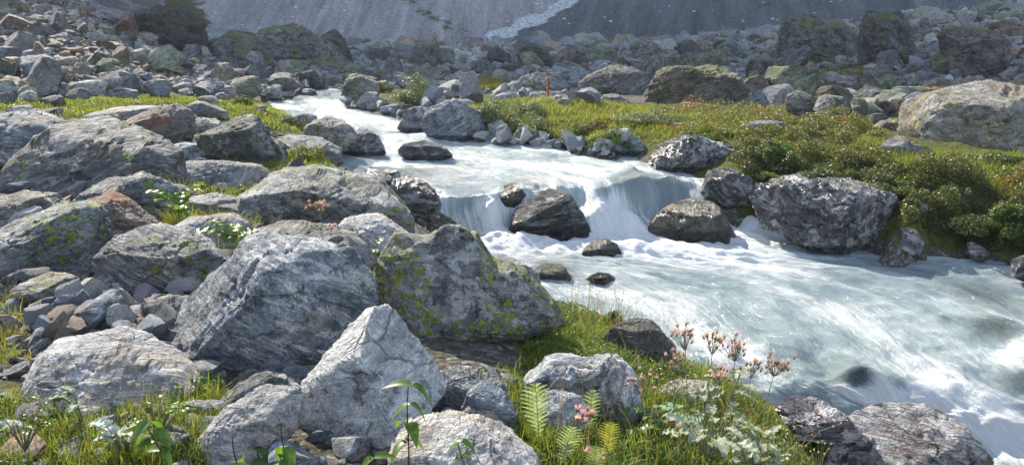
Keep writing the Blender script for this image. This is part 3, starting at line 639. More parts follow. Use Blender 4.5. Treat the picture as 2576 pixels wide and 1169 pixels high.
H_('dark triangular boulder with black lichen standing beside the green grass patch', 'dark', P_('500,350 545,318 575,298 605,292 650,320 700,375 718,430 640,445 560,440 500,405'), T=.5, lean=.25, foli=.4, Y=10.4, short='the dark triangular boulder')
H_('long low grey rock in grass below the dark triangular boulder', 'grey', P_('438,432 480,408 560,408 640,420 680,450 650,480 560,488 460,475'), T=.5, Y=9.1, short='the long low rock')
H_('broad lichened outcrop of pale and green ledges beside the falls', 'lichen2', P_('585,505 640,470 700,445 760,435 840,448 910,448 955,485 1005,530 1032,590 980,620 800,610 640,565'), T=.7, lean=.6, foli=1.2, Y=8.1, cutk=7, planes=[((.25, -.3, .92), .5), ((-.3, -.92, .1), .45), ((.5, -.75, .3), .6)], short='the ledged outcrop')
H_('pale smooth hump between the ledged outcrop and the lichen boulder', 'slab', P_('840,590 880,555 930,548 990,575 1040,610 1020,660 900,660 850,640'), T=.6, lean=.8, foli=1.2, Y=6.9, short='the pale hump')
H_('grey ledge running under the outcrop behind the huge blue boulder', 'strat', P_('620,590 700,570 800,575 880,600 920,640 880,690 700,680 600,640'), T=.6, lean=1.0, foli=1.4, Y=6.1, short='the grey ledge')
H_('pale flat ledge with grass tufts left of the outcrop', 'slab', P_('400,590 450,560 540,550 620,575 640,620 560,650 440,640'), T=.6, lean=1.0, foli=1.2, Y=6.9, short='the tufted ledge')
H_('bleached rock between the grass tuft and the overhanging block', 'grey', P_('470,500 520,490 590,500 620,540 560,560 480,545'), T=.5, lean=.6, Y=8.0, lvl=5)
H_('lichened rock with flat top standing at the water on the left bank', 'lichen2', P_('762,345 790,310 840,297 880,308 897,345 875,378 780,385'), T=.55, lean=.5, Y=12.9, short='the flat topped bank rock')
H_('pointed grey rock at the water edge with white mottling', 'blue', P_('852,375 880,335 915,324 950,350 968,388 920,402 870,400'), T=.5, lean=.2, Y=12.1, short='the mottled waterside rock')
H_('sloping grey green slab above the grass tussock', 'grey', P_('690,360 740,343 810,348 850,375 862,415 800,425 720,400'), T=.5, lean=.4, Y=11.6)
H_('dark wet boulder with orange moss at left edge of the falls', 'wetw', P_('972,485 1000,450 1050,452 1090,478 1108,515 1090,550 1050,575 1010,570 985,535'), T=.55, lean=.1, Y=9.0, short='the mossy wet boulder')
H_('small wet boulder upstream of the mossy wet boulder', 'wetw', P_('903,455 930,428 960,424 985,442 985,485 930,495'), T=.5, Y=9.9, lvl=5)
H_('slim dark wet stone wedged behind the mossy wet boulder', 'wetw', P_('955,440 975,425 1000,432 1010,455 980,465'), T=.5, Y=10.4, lvl=5)
H_('black glistening boulder in the middle of the falls with thin water over it', 'wet', P_('1283,565 1300,510 1335,482 1400,482 1440,492 1468,535 1480,590 1400,612 1300,608'), T=.55, lean=.35, foli=1.0, Y=10.35, short='the midstream falls boulder')
H_('brown wet rock just showing at the lip left of the falls boulder', 'olive', P_('1245,500 1262,472 1300,464 1345,478 1330,515 1265,525'), T=.7, Y=10.75, keep=True, lvl=5)
H_('dark rounded boulder with olive flank standing right of the falls', 'olive', P_('1636,570 1668,522 1730,505 1790,520 1830,560 1850,612 1780,630 1700,622 1645,605'), T=.6, lean=.3, Y=9.9, short='the olive falls boulder')
H_('small olive rock poking out of the white water below the falls', 'olive', P_('1465,640 1497,602 1530,600 1562,640 1510,670'), T=.6, Y=9.45, keep=True, lvl=5)
H_('low half drowned rock nearest the lichen boulder in the foam', 'olive', P_('1325,705 1365,667 1410,668 1440,700 1380,718'), T=.6, Y=8.6, keep=True, lvl=5, color=(1.3, 1.3, 1.1))
H_('thin dark rock sliver in the foam below the small olive rock', 'wet', P_('1475,704 1500,688 1530,690 1548,704 1500,715'), T=.6, Y=8.45, keep=True, lvl=5)
H_('mottled dark boulder tucked under the shrubs on the far bank', 'wetw', P_('1638,405 1668,355 1740,343 1800,358 1862,380 1880,430 1800,442 1700,438 1645,425'), T=.5, lean=.2, Y=12.4, short='the boulder under the shrubs')
H_('leaning angular rock with brown moss at the right side of the falls', 'wetw', P_('1768,485 1798,437 1845,427 1892,455 1895,525 1840,530 1790,512'), T=.5, lean=.3, Y=10.9, short='the leaning angular rock')
H_('narrow dark rock squeezed beside the striped boulder', 'wet', P_('1888,510 1900,465 1925,460 1940,500 1925,535'), T=.5, Y=10.6, lvl=5)
H_('big striped dark boulder with white lichen blotches at the water below the shrubs', 'wetw', P_('1912,525 1935,465 1970,447 2060,462 2150,472 2230,488 2268,520 2262,575 2220,612 2120,635 2010,612 1935,580'), T=.5, lean=.2, foli=1.3, Y=9.7, short='the striped boulder')
H_('very large tan boulder with creviced sunlit top at right edge', 'tan', P_('2308,365 2298,300 2335,258 2400,222 2500,210 2600,212 2720,240 2760,330 2680,400 2500,405 2400,398 2340,385'), T=.6, lean=.55, foli=1.3, Y=14.6, short='the tan boulder')
H_('twin peaked grey boulder on the far shore by the willow bank', 'blue', P_('1062,330 1095,275 1128,250 1160,272 1212,298 1218,345 1160,362 1095,358'), T=.5, lean=.3, Y=14.3, short='the twin peaked boulder', color=(.8, .8, .8))
H_('grey boulder sloping into the stream left of the twin peaked boulder', 'blue', P_('1000,325 1025,285 1070,270 1095,300 1085,335 1040,345'), T=.5, Y=15.2, short='the sloping shore boulder', color=(.8, .8, .8))
H_('low dark wet rock breaking the stream above the falls', 'wet', P_('1005,392 1025,362 1070,354 1112,370 1138,395 1070,410'), T=.6, Y=13.0, keep=True, lvl=5)
H_('upright grey boulder at the head of the stream', 'far', P_('858,245 872,205 905,190 945,200 952,235 935,268 870,268'), T=.5, Y=20.5, color=(1.2, 1.2, 1.2), short='the stream head boulder')
H_('shaggy brown boulder rising behind the flowering shrub edge', 'fardark', P_('1608,255 1635,195 1675,168 1740,172 1800,165 1842,200 1865,270 1760,285 1650,278'), T=.5, lean=.3, Y=19.5, color=(1.5, 1.4, 1.2), short='the shaggy brown boulder', amp=1.4, foli=2.0)
H_('large grey pyramid boulder left of the shaggy brown boulder', 'far', P_('1455,232 1490,190 1540,165 1590,168 1635,205 1645,250 1500,252'), T=.5, Y=22.5, lvl=5, short='the grey pyramid boulder')
H_('flat crested pale boulder behind the orange dock plant', 'far', P_('1290,230 1320,195 1350,182 1400,185 1425,215 1430,240 1350,246'), T=.6, Y=24, lvl=5, color=(1.25, 1.25, 1.25), short='the flat crested boulder')
H_('dark dome boulder on the skyline of the boulder field centre', 'fardark', P_('1303,160 1312,125 1335,108 1355,110 1375,135 1400,165 1350,170'), T=.5, Y=38, lvl=5, short='the dark dome boulder', amp=1.4, foli=2.0)
H_('craggy outcrop with mossy ledges, the left of two towers', 'fardark', P_('1940,170 1985,120 2000,60 2045,38 2110,55 2150,80 2185,110 2205,200 2100,210 2000,190'), T=.6, Y=40, color=(1.5, 1.5, 1.4), short='the craggy tower', amp=1.4, foli=2.0)
H_('tall blocky dark tower rock beside the craggy outcrop', 'fardark', P_('2172,110 2185,50 2240,28 2278,55 2290,120 2285,200 2200,215 2172,170'), T=.6, lean=.1, Y=38, color=(1.25, 1.2, 1.2), short='the tall tower rock', amp=1.4, foli=2.0)
H_('dark hooked boulder overhanging the field near right edge', 'fardark', P_('2320,210 2370,160 2400,130 2395,100 2425,70 2480,78 2520,110 2545,135 2520,180 2430,215 2390,245 2330,240'), T=.5, Y=30, color=(1.4, 1.3, 1.3), short='the dark hooked boulder', amp=1.4, foli=2.0)
H_('black outcrop standing behind the scree slope at upper left', 'fardark', P_('330,140 338,60 360,25 400,15 445,28 480,65 500,120 530,185 420,185 350,170'), T=.6, Y=46, color=(.8, .75, .8), short='the black outcrop', amp=1.4, foli=2.0)
H_('broad rocky hump with tilted strata in the valley behind the scree', 'fardark', P_('620,185 660,110 680,62 720,56 780,85 830,125 875,180 800,205 660,205'), T=.6, Y=44, color=(1.9, 1.9, 1.8), short='the rocky hump', amp=1.4, foli=2.0)
H_('dark mossy mound between the black outcrop and the rocky hump', 'fardark', P_('495,160 530,95 560,75 620,80 650,105 680,170 620,200 510,195'), T=.6, Y=47, color=(1.6, 1.6, 1.5), short='the mossy mound', amp=1.4, foli=2.0)
H_('two step dark knob right of the rocky hump', 'fardark', P_('798,130 812,85 840,75 862,100 885,150 830,165'), T=.6, Y=50, lvl=5, short='the two step knob', amp=1.4, foli=2.0)
H_('bright white crusted boulder at the bottom right corner of the water', 'white', P_('2100,1110 2170,1085 2250,1062 2350,1068 2420,1100 2480,1165 2520,1230 2300,1290 2110,1250'), T=.6, lean=.4, Y=4.9, short='the white crusted boulder')
H_('long purple brown rock with orange moss at the water above the white crusted boulder', 'wetw', P_('1955,1030 2000,1012 2060,1018 2105,1035 2160,1085 2100,1110 2000,1085'), T=.5, lean=.4, Y=5.6, color=(1.6, 1.5, 1.6), short='the purple brown rock')
H_('dark brown rock between the leafy bush and the white crusted boulder', 'wetw', P_('2040,1120 2110,1095 2190,1110 2250,1180 2200,1250 2040,1240'), T=.5, Y=4.6, color=(1.2, 1.1, 1.1))
H_('dark striped rock leaning out of the grass toward the river', 'grey', P_('1520,860 1550,822 1600,812 1650,848 1695,900 1700,925 1610,935 1540,910'), T=.5, lean=.3, foli=1.2, Y=6.1, short='the leaning bank rock', color=(.62, .58, .56))
H_('rounded whitish boulder half shaded in grass right of the lichen boulder', 'blue', P_('1325,975 1400,932 1500,937 1560,918 1612,970 1605,1045 1540,1075 1440,1070 1345,1030'), T=.5, lean=.5, foli=.5, Y=4.45, color=(1.2, 1.2, 1.2), short='the half shaded boulder')
H_('blue grey block standing below the half shaded boulder behind the fern', 'blue', P_('1345,1035 1375,1005 1440,1000 1480,1030 1475,1100 1380,1110'), T=.5, Y=3.95, lvl=5, color=(1.15, 1.15, 1.15))
H_('small bleached stone in grass above the thistle leaves', 'pale', P_('1640,990 1690,965 1760,960 1800,985 1780,1015 1680,1018'), T=.5, Y=4.6, lvl=5)
H_('lichened grey rock supporting the lichen boulder corner', 'lichen2', P_('1130,940 1180,930 1240,945 1275,985 1265,1060 1160,1085 1120,1040'), T=.5, Y=4.25, color=(1.1, 1.15, 1.2))
H_('thin upright slab leaning against the wedge boulder', 'blue', P_('1075,1080 1085,1000 1095,945 1150,940 1150,990 1120,1080'), T=.4, Y=3.85, lvl=5, color=(1.1, 1.1, 1.1))
H_('little brown pyramid rock with lichen between blue rocks', 'grey', P_('1140,1090 1175,1040 1205,1003 1230,1012 1250,1050 1285,1100'), T=.5, Y=3.75, lvl=5, color=(1.1, 1.0, .9), short='the brown pyramid')
H_('dark blue rock filling the gap behind the brown pyramid', 'blue', P_('1160,1060 1190,1000 1230,970 1280,1020 1300,1080 1230,1110'), T=.4, Y=4.0, lvl=5, color=(.9, .95, 1.0))
H_('pale pointed stone at the water behind the lichen boulder', 'grey', P_('1225,680 1260,655 1295,652 1345,690 1360,735 1270,745'), T=.5, Y=5.9, lvl=5)
H_('pale broken boulder behind the pebble heap beside the huge blue boulder', 'pale', P_('355,790 400,752 470,750 510,775 500,830 455,860 400,840'), T=.5, Y=4.95, lvl=5, short='the broken boulder')
H_('smooth slanting blue slab bordering the pebble heap', 'blue', P_('110,885 160,825 220,780 262,742 290,755 262,800 200,860 150,900'), T=.5, lean=.4, Y=4.75, lvl=5, short='the slanting blue slab', color=(.8, .82, .85))
H_('rust brown angular rock amid the grey pebbles', 'rust', P_('270,850 300,815 325,808 380,825 372,865 340,885 290,880'), T=.5, Y=4.55, lvl=5, short='the rust brown pebble rock')
H_('dark shaded rock under the huge blue grey boulder', 'dark', P_('560,1000 620,950 700,950 760,985 750,1040 640,1060'), T=.4, Y=4.1, lvl=5, color=(1.6, 1.6, 1.7))
H_('shadowed rock in the gap below the mottled boulder', 'dark', P_('200,740 240,700 300,705 330,740 290,775'), T=.5, Y=5.5, lvl=5, color=(2, 2, 2.2))
H_('grey rock under the mottled boulder at the left edge', 'grey', P_('40,720 100,690 200,700 225,740 180,775 60,765'), T=.5, Y=5.3, lvl=5)
H_('flat white rock at left edge among bottom grass', 'pale', P_('-30,1080 10,1060 50,1062 55,1090 10,1115'), T=.5, Y=3.2, lvl=4)
H_('flat grey slab lying below the rust streaked boulder', 'blue', P_('370,378 440,362 510,362 525,400 480,412 400,410'), T=.6, lean=.8, Y=10.3, lvl=5, color=(.9, .95, 1))
H_('small brown topped rock in front of the flat grey slab', 'rust', P_('395,385 415,372 435,378 438,392 410,398'), T=.5, Y=10.0, lvl=4)
H_('grey green dome behind the great boulder', 'lichen2', P_('203,312 235,285 265,280 292,295 305,325 250,335'), T=.55, Y=11.9, lvl=5, short='the grey green dome')
H_('pale thin slab between grass and the dark triangular boulder', 'slab', P_('480,312 500,296 545,300 562,318 520,334'), T=.6, lean=.8, Y=12.6, lvl=5)
H_('pale slab with white top beside the rust streaked boulder', 'slab', P_('243,285 290,270 345,266 400,266 340,292 280,300'), T=.6, lean=.8, Y=12.8, lvl=5)
H_('grey wedge stone at upper edge of the green patch', 'grey', P_('464,268 490,254 520,262 560,282 570,300 500,294'), T=.5, Y=13.3, lvl=5)
H_('bank edge stone hiding beside the stream bend', 'blue', P_('736,300 760,284 790,286 798,306 765,312'), T=.5, Y=15.3, lvl=4)
H_('blue green angular stone on the shore under the shrub bank', 'blue', P_('1562,372 1575,352 1600,345 1622,368 1615,392 1580,392'), T=.5, Y=13.0, lvl=5, color=(.8, 1.0, .95), short='the blue green stone')
H_('mossy boulder half hidden in the willow scrub above the shore', 'dark', P_('1293,345 1305,325 1325,318 1350,335 1350,355 1310,360'), T=.5, Y=14.0, lvl=5, color=(1.6, 1.6, 1.6), short='the mossy scrub boulder')
H_('round grey stone sitting in the scrub behind the meadow', 'grey', P_('1398,265 1410,248 1430,246 1442,262 1430,272'), T=.5, Y=18.5, lvl=5)
H_('pale angular boulder left of two in front of the pyramid boulder', 'grey', P_('1442,252 1462,226 1490,220 1512,240 1518,258 1470,260'), T=.5, Y=20.0, lvl=5)
H_('pale angular boulder right of two in front of the pyramid boulder', 'grey', P_('1505,258 1522,236 1550,236 1582,262 1540,268'), T=.5, Y=19.5, lvl=5)
H_('flat pale shelf rock sunk in the shrub bank', 'grey', P_('1862,335 1880,308 1940,303 1990,318 1995,332 1930,345'), T=.5, Y=13.4, lvl=5, color=(.8, .8, .8))
H_('grey rock in the heath left of the tan boulder', 'grey', P_('2212,385 2225,355 2262,343 2300,365 2350,385 2330,405 2260,400'), T=.5, Y=12.6, lvl=5, short='the heath rock')
H_('low flat topped rock behind the heath left of the tan boulder', 'tan', P_('2198,330 2225,305 2290,300 2312,318 2300,340 2240,340'), T=.5, Y=15.8, lvl=5)
H_('pale lichened stone set in the overhanging shrub bank', 'tan', P_('2300,520 2318,505 2335,520 2330,545 2308,548'), T=.5, Y=9.65, lvl=4)
H_('speckled dark rock at water right of the striped boulder', 'wetw', P_('2255,620 2275,575 2310,585 2325,610 2300,640'), T=.5, Y=9.4, lvl=5)
H_('pinkish rock half buried in the undercut shaded bank', 'wetw', P_('2430,640 2445,608 2475,612 2485,635 2465,655'), T=.5, Y=9.15, lvl=4, color=(2, 1.7, 1.8))
H_('dark wet rock at right edge by the shaded water', 'wet', P_('2540,690 2560,655 2640,640 2680,690 2600,715'), T=.5, Y=8.7, lvl=5)
H_('white quartz stone lying on the sunny heath', 'pale', P_('1690,318 1702,308 1722,310 1724,320'), T=.5, Y=14.5, lvl=4)
H_('smaller white stone on the meadow below the quartz stone', 'pale', P_('1528,338 1536,325 1553,324 1555,336 1540,342'), T=.5, Y=14.2, lvl=4)
H_('stone under the water in the lower rapid', 'olive', P_('2090,1000 2115,962 2165,950 2215,965 2240,1005 2160,1015'), T=.6, Y=6.5, lvl=5, color=(1.2, 1.3, 1.2), name='submerged_boulder', keep=True, sub=.75)
H_('brown rock under thin water near right edge', 'tan', P_('2440,860 2470,825 2540,815 2620,830 2640,870 2520,880'), T=.6, Y=7.3, lvl=5, color=(.9, .75, .5), name='submerged_boulder', keep=True, sub=.6)
H_('small brown rock in the riffle near right edge', 'olive', P_('2350,815 2362,795 2385,795 2395,815'), T=.5, Y=7.5, lvl=4, color=(1.5, 1.3, 1.1))

TONES = {'grey': (1, 1, 1), 'blue grey': (.86, .97, 1.12), 'brown': (1.05, .84, .70), 'rust red': (.95, .60, .50), 'pale': (1.5, 1.47, 1.42), 'greenish': (.9, .98, .76), 'dark': (.6, .6, .62), 'purple grey': (1.02, .92, 1.02)}
def boxrock(x0, y0, x1, y1, tone, label, Y=None, mat='scree', group=None, lean=.5, lvl=5):
    rs = np.random.default_rng(int(x0 * 31 + y0 * 7) % 99991); n = rs.integers(7, 10)
    cx, cy, rx, ry = (x0 + x1) / 2, (y0 + y1) / 2, (x1 - x0) / 2, (y1 - y0) / 2
    an = np.sort((np.arange(n) + rs.uniform(-.3, .3, n)) / n * 2 * math.pi)
    pts = []
    for a_ in an:
        c_, s_ = math.cos(a_), math.sin(a_); f_ = (abs(c_) ** 3.2 + abs(s_) ** 3.2) ** (-1 / 3.2) * rs.uniform(.82, 1.05)
        pts.append((cx + rx * c_ * f_, cy + ry * s_ * f_))
    return hero(label, mat, pts, Y=Y, T=.55, lean=lean, lvl=lvl, foli=.5, name='scree_rock' if mat == 'scree' else 'boulder', color=TONES[tone], group=group, lo=.55, hi=.85, dig=.1)
LSC = 'large rocks on the lower scree slope'; RF = 'boulders of the valley field'; SH = 'boulders along the stream'
for a in [
 (133, 140, 203, 193, 'brown', 'blocky square grey brown boulder low on the scree'), (203, 165, 242, 188, 'greenish', 'green tinged block right of the square scree boulder'),
 (233, 157, 288, 187, 'dark', 'dark flat fronted rock beside the green tinged block'), (317, 122, 378, 168, 'grey', 'rounded grey brown boulder near right foot of the scree'),
 (60, 117, 143, 157, 'pale', 'long pale topped slab resting on a brown scree block'), (45, 126, 102, 160, 'purple grey', 'purple grey block under the long pale slab'),
 (98, 97, 162, 127, 'brown', 'reddish brown triangular block mid scree'), (12, 100, 98, 130, 'greenish', 'green lichened long slab at left mid scree'),
 (135, 117, 217, 145, 'rust red', 'rust streaked flat rock above the square boulder'), (348, 78, 384, 103, 'pale', 'pale rounded boulder high on the scree crest'),
 (157, 73, 198, 95, 'blue grey', 'blue grey boulder in upper middle scree'), (30, 172, 128, 205, 'greenish', 'long green topped rock left of the square scree boulder'),
 (383, 162, 428, 192, 'blue grey', 'triangular blue rock at the foot of the scree'), (212, 133, 250, 156, 'brown', 'brown notched block above the green tinged block'),
 (287, 160, 311, 183, 'rust red', 'small pointed rust coloured rock in the scree'), (80, 36, 111, 62, 'greenish', 'greenish round boulder in upper scree'),
 (108, 40, 132, 62, 'brown', 'brown boulder touching the greenish round one'), (58, 53, 93, 74, 'brown', 'brown oval boulder in upper left scree'),
 (13, 51, 46, 73, 'pale', 'pale capped rock by the left edge high on the scree'), (0, 143, 62, 180, 'brown', 'stacked thin brown ledge rock at left edge of scree'),
 (170, 199, 268, 242, 'pale', 'flat topped pale slab with shaded front above the green strip'), (133, 208, 172, 243, 'purple grey', 'purple grey rock left of the flat topped slab'),
 (160, 221, 224, 254, 'dark', 'dark pointed rock sloping into the green strip'), (40, 227, 94, 258, 'pale', 'white topped block beside the green strip'),
 (92, 238, 168, 271, 'dark', 'dark green sided wedge rock in the green strip'), (258, 219, 348, 250, 'blue grey', 'long layered rock behind the green strip'),
 (360, 194, 433, 245, 'blue grey', 'big grey rock with lighter right face above the green strip'), (45, 193, 102, 238, 'brown', 'leaning rock with a pale straight edge'),
 (80, 188, 132, 232, 'grey', 'tall grey boulder behind the leaning rock'), (98, 270, 155, 296, 'brown', 'low brown rock in yellow grass under the strip'),
 (20, 263, 86, 290, 'pale', 'pale low slab at left below the green strip'), (541, 213, 593, 244, 'pale', 'pale green tinted boulder at the meadow top'),
 (496, 239, 553, 262, 'pale', 'flat pale slab lying on the grass below the tinted boulder'), (571, 188, 657, 248, 'greenish', 'big sloping green topped boulder by the stream bend'),
 (527, 199, 568, 218, 'purple grey', 'purple grey rounded rock left of the sloping boulder'), (-20, 196, 40, 232, 'brown', 'brown rock at left edge above the white topped block'),
 (0, 228, 42, 262, 'dark', 'dark low rock at left edge beside the white topped block'), (430, 205, 480, 236, 'grey', 'grey lump right of the big light faced rock'),
 (300, 190, 360, 214, 'brown', 'brown mound rock above the layered rock')]:
    boxrock(*a, group=LSC, lvl=4)
for a in [
 (656, 223, 681, 250, 'grey', 'small grey boulder at stream bend left end'), (676, 211, 710, 262, 'grey', 'upright split boulder at the stream bend'),
 (704, 228, 738, 258, 'grey', 'rounded overhanging boulder at the stream bend'), (747, 222, 800, 254, 'blue grey', 'broad blue boulder left of the small cascade'),
 (795, 235, 835, 256, 'dark', 'dark wet boulder touching the small cascade'), (806, 255, 840, 267, 'dark', 'flat dark rock in midstream below the small cascade'),
 (870, 262, 935, 285, 'grey', 'low grey boulder on far shore below the upright one'), (925, 240, 985, 275, 'grey', 'rounded boulder on the far shore bend'),
 (955, 262, 1010, 290, 'blue grey', 'blue lumpy boulder on the far shore bend'), (640, 262, 668, 280, 'purple grey', 'purple stone at left bank tip of the bend')]:
    boxrock(*a, mat='grey', group=SH, lvl=4)
for a in [
 (1977, 228, 2056, 292, 'grey', 'left half of the split grey boulder behind the heath'), (2045, 232, 2166, 309, 'grey', 'large creased grey boulder behind the heath'),
 (2184, 245, 2256, 292, 'brown', 'rounded brownish boulder right of the creased one'), (2140, 246, 2186, 302, 'greenish', 'greenish slab leaning beside the creased boulder'),
 (2208, 188, 2286, 236, 'greenish', 'big rounded boulder below the tall tower'), (2322, 194, 2432, 240, 'grey', 'wide grey boulder below the hooked boulder'),
 (2284, 248, 2322, 286, 'blue grey', 'egg shaped blue boulder near the tan boulder'), (2252, 246, 2288, 280, 'brown', 'brown cube boulder between rounded ones'),
 (1928, 232, 1998, 262, 'greenish', 'low greenish boulder right of the shaggy one'), (2188, 285, 2240, 314, 'blue grey', 'blue pointed rock at back of the heath'),
 (2008, 196, 2052, 238, 'grey', 'grey block above the split boulder'), (2172, 166, 2212, 222, 'grey', 'upright pointed slab below the towers'),
 (1804, 102, 1872, 162, 'grey', 'tall tilted block on the field skyline'), (1718, 126, 1806, 168, 'dark', 'dark wide mound right of centre skyline'),
 (1880, 162, 1960, 202, 'greenish', 'mossy block below the orange moss patch'), (2084, 154, 2146, 174, 'pale', 'thin pale slab lying under the craggy tower'),
 (2032, 169, 2072, 198, 'pale', 'pale rounded rock below the thin pale slab'), (1586, 104, 1668, 145, 'grey', 'big dome on the field skyline right of centre'),
 (1380, 126, 1472, 170, 'brown', 'jagged brown crag in the field centre'), (1043, 98, 1110, 168, 'grey', 'pointed grey crag beside the gravel fan'),
 (1095, 118, 1148, 168, 'grey', 'smooth slope crag touching the gravel fan'), (853, 160, 925, 196, 'greenish', 'grey green humped rock behind the stream head'),
 (905, 172, 990, 205, 'grey', 'grey humped rock right of the stream head'), (1180, 150, 1240, 188, 'blue grey', 'blue grey low crag below the gravel fan'),
 (1263, 196, 1298, 222, 'greenish', 'small round boulder by the yellow grass'), (1460, 120, 1560, 165, 'greenish', 'wide broken crag behind the pyramid boulder'),
 (1655, 140, 1720, 176, 'brown', 'brown wedge behind the shaggy boulder'), (2300, 110, 2380, 150, 'grey', 'grey crag between tall tower and hooked boulder'),
 (2420, 200, 2540, 240, 'grey', 'long grey rock behind the tan boulder top'), (2500, 60, 2600, 110, 'brown', 'brown crag at right edge high on the field'),
 (1240, 160, 1320, 192, 'dark', 'dark crag by the yellow grass'), (990, 128, 1050, 165, 'grey', 'grey crag left of the pointed one'),
 (920, 118, 985, 158, 'dark', 'dark low crag right of the two step knob'), (1560, 168, 1612, 200, 'dark', 'dark rock between pyramid and shaggy boulder')]:
    boxrock(*a, mat='far', group=RF, lvl=5)

# library of loose rock shapes, copied individually
protos = []
for i in range(16):
    rs = np.random.default_rng(100 + i); V, Fa = ico(4)
    V = V * np.array((1, rs.uniform(.65, 1), rs.uniform(.28, .7)))
    V = facets(V, rs, 12, .36, .66, None, 1.0); V = shape_noise(V, 1.0, .32, .4, i + 20)
    V = V / (V[:, 0].max() - V[:, 0].min()); V[:, 2] -= V[:, 2].min()
    protos.append(make_mesh('scree_rock', V, Fa, True, None, 32))
    protos[-1].materials.append(M['scree'])
shapes = ['slab' if (me.vertices and max(v.co.z for v in me.vertices) < .36) else 'block' if max(v.co.z for v in me.vertices) < .5 else 'lump' for me in protos]
lowp = []
for i in range(14):
    rs = np.random.default_rng(300 + i); V, Fa = ico(3)
    V = V * np.array((1, rs.uniform(.6, 1), rs.uniform(.35, .8))); V = facets(V, rs, 9, .38, .66, None, 1.0); V = shape_noise(V, 1.0, .3, 0, i + 50)
    V = V / (V[:, 0].max() - V[:, 0].min()); V[:, 2] -= V[:, 2].mean(); lowp.append((V, Fa))

def scatter(n, poly, y0, y1, power=0.0, avoid=None, seed=1, minz=None):
    """n ground points whose picture position falls in poly; density per metre of depth ~ y**power"""
    rs = np.random.default_rng(seed); xs_, ys_ = [], []; got = 0
    p = np.array(poly, float); umin = (p[:, 0].min() * SX - 512) / F * 1.06 - .02; umax = (p[:, 0].max() * SX - 512) / F * 1.06 + .02
    for _ in range(60):
        y = y0 * (y1 / y0) ** rs.random(n * 3) if power == 0 else (y0 ** (power) + rs.random(n * 3) * (y1 ** power - y0 ** power)) ** (1 / power)
        x = rs.uniform(umin, umax, n * 3) * y; z = gz(x, y); a, b = proj(x, y, z)
        ok = inpoly(a, b, poly)
        if avoid is not None: ok &= ~inpoly(a, b, avoid)
        xs_.append(x[ok]); ys_.append(y[ok]); got += ok.sum()
        if got >= n: break
    x = np.concatenate(xs_)[:n]; y = np.concatenate(ys_)[:n]
    return x, y, gz(x, y)

SCREE = [(-60, -30), (190, -10), (330, 80), (500, 140), (640, 185), (690, 230), (560, 250), (430, 232), (-60, 238)]
FIELD = [(640, 150), (860, 118), (1100, 116), (1300, 112), (1700, 98), (2000, 110), (2300, 50), (2650, 20), (2650, 300), (2200, 290), (1900, 262), (1620, 235), (1440, 215), (1240, 200), (1100, 225), (870, 225), (700, 240)]
labels_used = {}
def near_label(kind, px, py):
    best = sorted(used_short, key=lambda s: (s[1] - px) ** 2 + ((s[2] - py) * 1.6) ** 2)[:1][0]
    dx, dy = px - best[1], py - best[2]
    d = ('right of' if dx > 0 else 'left of') if abs(dx) > abs(dy) * 1.5 else ('below' if dy > 0 else 'above')
    return f'{kind} {d} {best[0]}'
def pick_tone(rs, wts):
    ks = list(wts); p = np.array([wts[k] for k in ks], float); return ks[rs.choice(len(ks), p=p / p.sum())]
def place(n, poly, y0, y1, smin, smax, wts, group, seed, mat, name, where, power=0, sink=.25, flat=1.0):
    rs = np.random.default_rng(seed); x, y, z = scatter(n, poly, y0, y1, power, None, seed)
    for i in range(len(x)):
        j = rs.integers(len(protos)); me = protos_m[mat][j]
        s = smin + (smax - smin) * rs.random() ** 2.6
        o = bpy.data.objects.new(name, me); COL.objects.link(o)
        sx_, sy_, sz_ = s * rs.uniform(.8, 1.3), s * rs.uniform(.8, 1.2), s * rs.uniform(.75, 1.25) * flat
        o.scale = (sx_, sy_, sz_); o.location = (x[i], y[i], z[i] - sink * .5 * s * flat)
        o.rotation_euler = (rs.normal(0, .28), rs.normal(0, .28), rs.uniform(0, 6.28))
        t = pick_tone(rs, wts); c = np.array(TONES[t]) * rs.uniform(.8, 1.15); o.color = (*c, 1)
        px, py = proj(x[i], y[i], z[i])
        sz = 'large' if s > smin + .45 * (smax - smin) else 'medium' if s > smin + .15 * (smax - smin) else 'small'
        lab = near_label(f'{sz} {t} {shapes[j]}' + (' ' + where if where else ''), float(px), float(py))
        o['label'] = lab; o['category'] = 'rock'; o['group'] = group
protos_m = {'scree': protos}
for mk in ('far', 'pebble'):
    L_ = []
    for me in protos:
        c_ = me.copy(); c_.materials.clear(); c_.materials.append(M[mk]); L_.append(c_)
    protos_m[mk] = L_
def filler(name, n, poly, y0, y1, smin, smax, wts, seed, power=0, label=None, avoid=None, pw=2.5):
    rs = np.random.default_rng(seed); x, y, z = scatter(n, poly, y0, y1, power, avoid, seed); J = Join()
    for i in range(len(x)):
        V, Fa = lowp[rs.integers(len(lowp))]; s = smin + (smax - smin) * rs.random() ** pw
        a, tl = rs.uniform(0, 6.28), rs.normal(0, .35); c, s_ = math.cos(a), math.sin(a)
        R1 = np.array(((c, -s_, 0), (s_, c, 0), (0, 0, 1))); R2 = np.array(((1, 0, 0), (0, math.cos(tl), -math.sin(tl)), (0, math.sin(tl), math.cos(tl))))
        col = np.array(TONES[pick_tone(rs, wts)]) * rs.uniform(.7, 1.2)
        J.add(V * s @ R1.T @ R2.T + (x[i], y[i], z[i] + .08 * s), Fa, col)
    o = link(name, J.mesh(name, True, 30), M['fill'], kind='stuff', label=label); return o

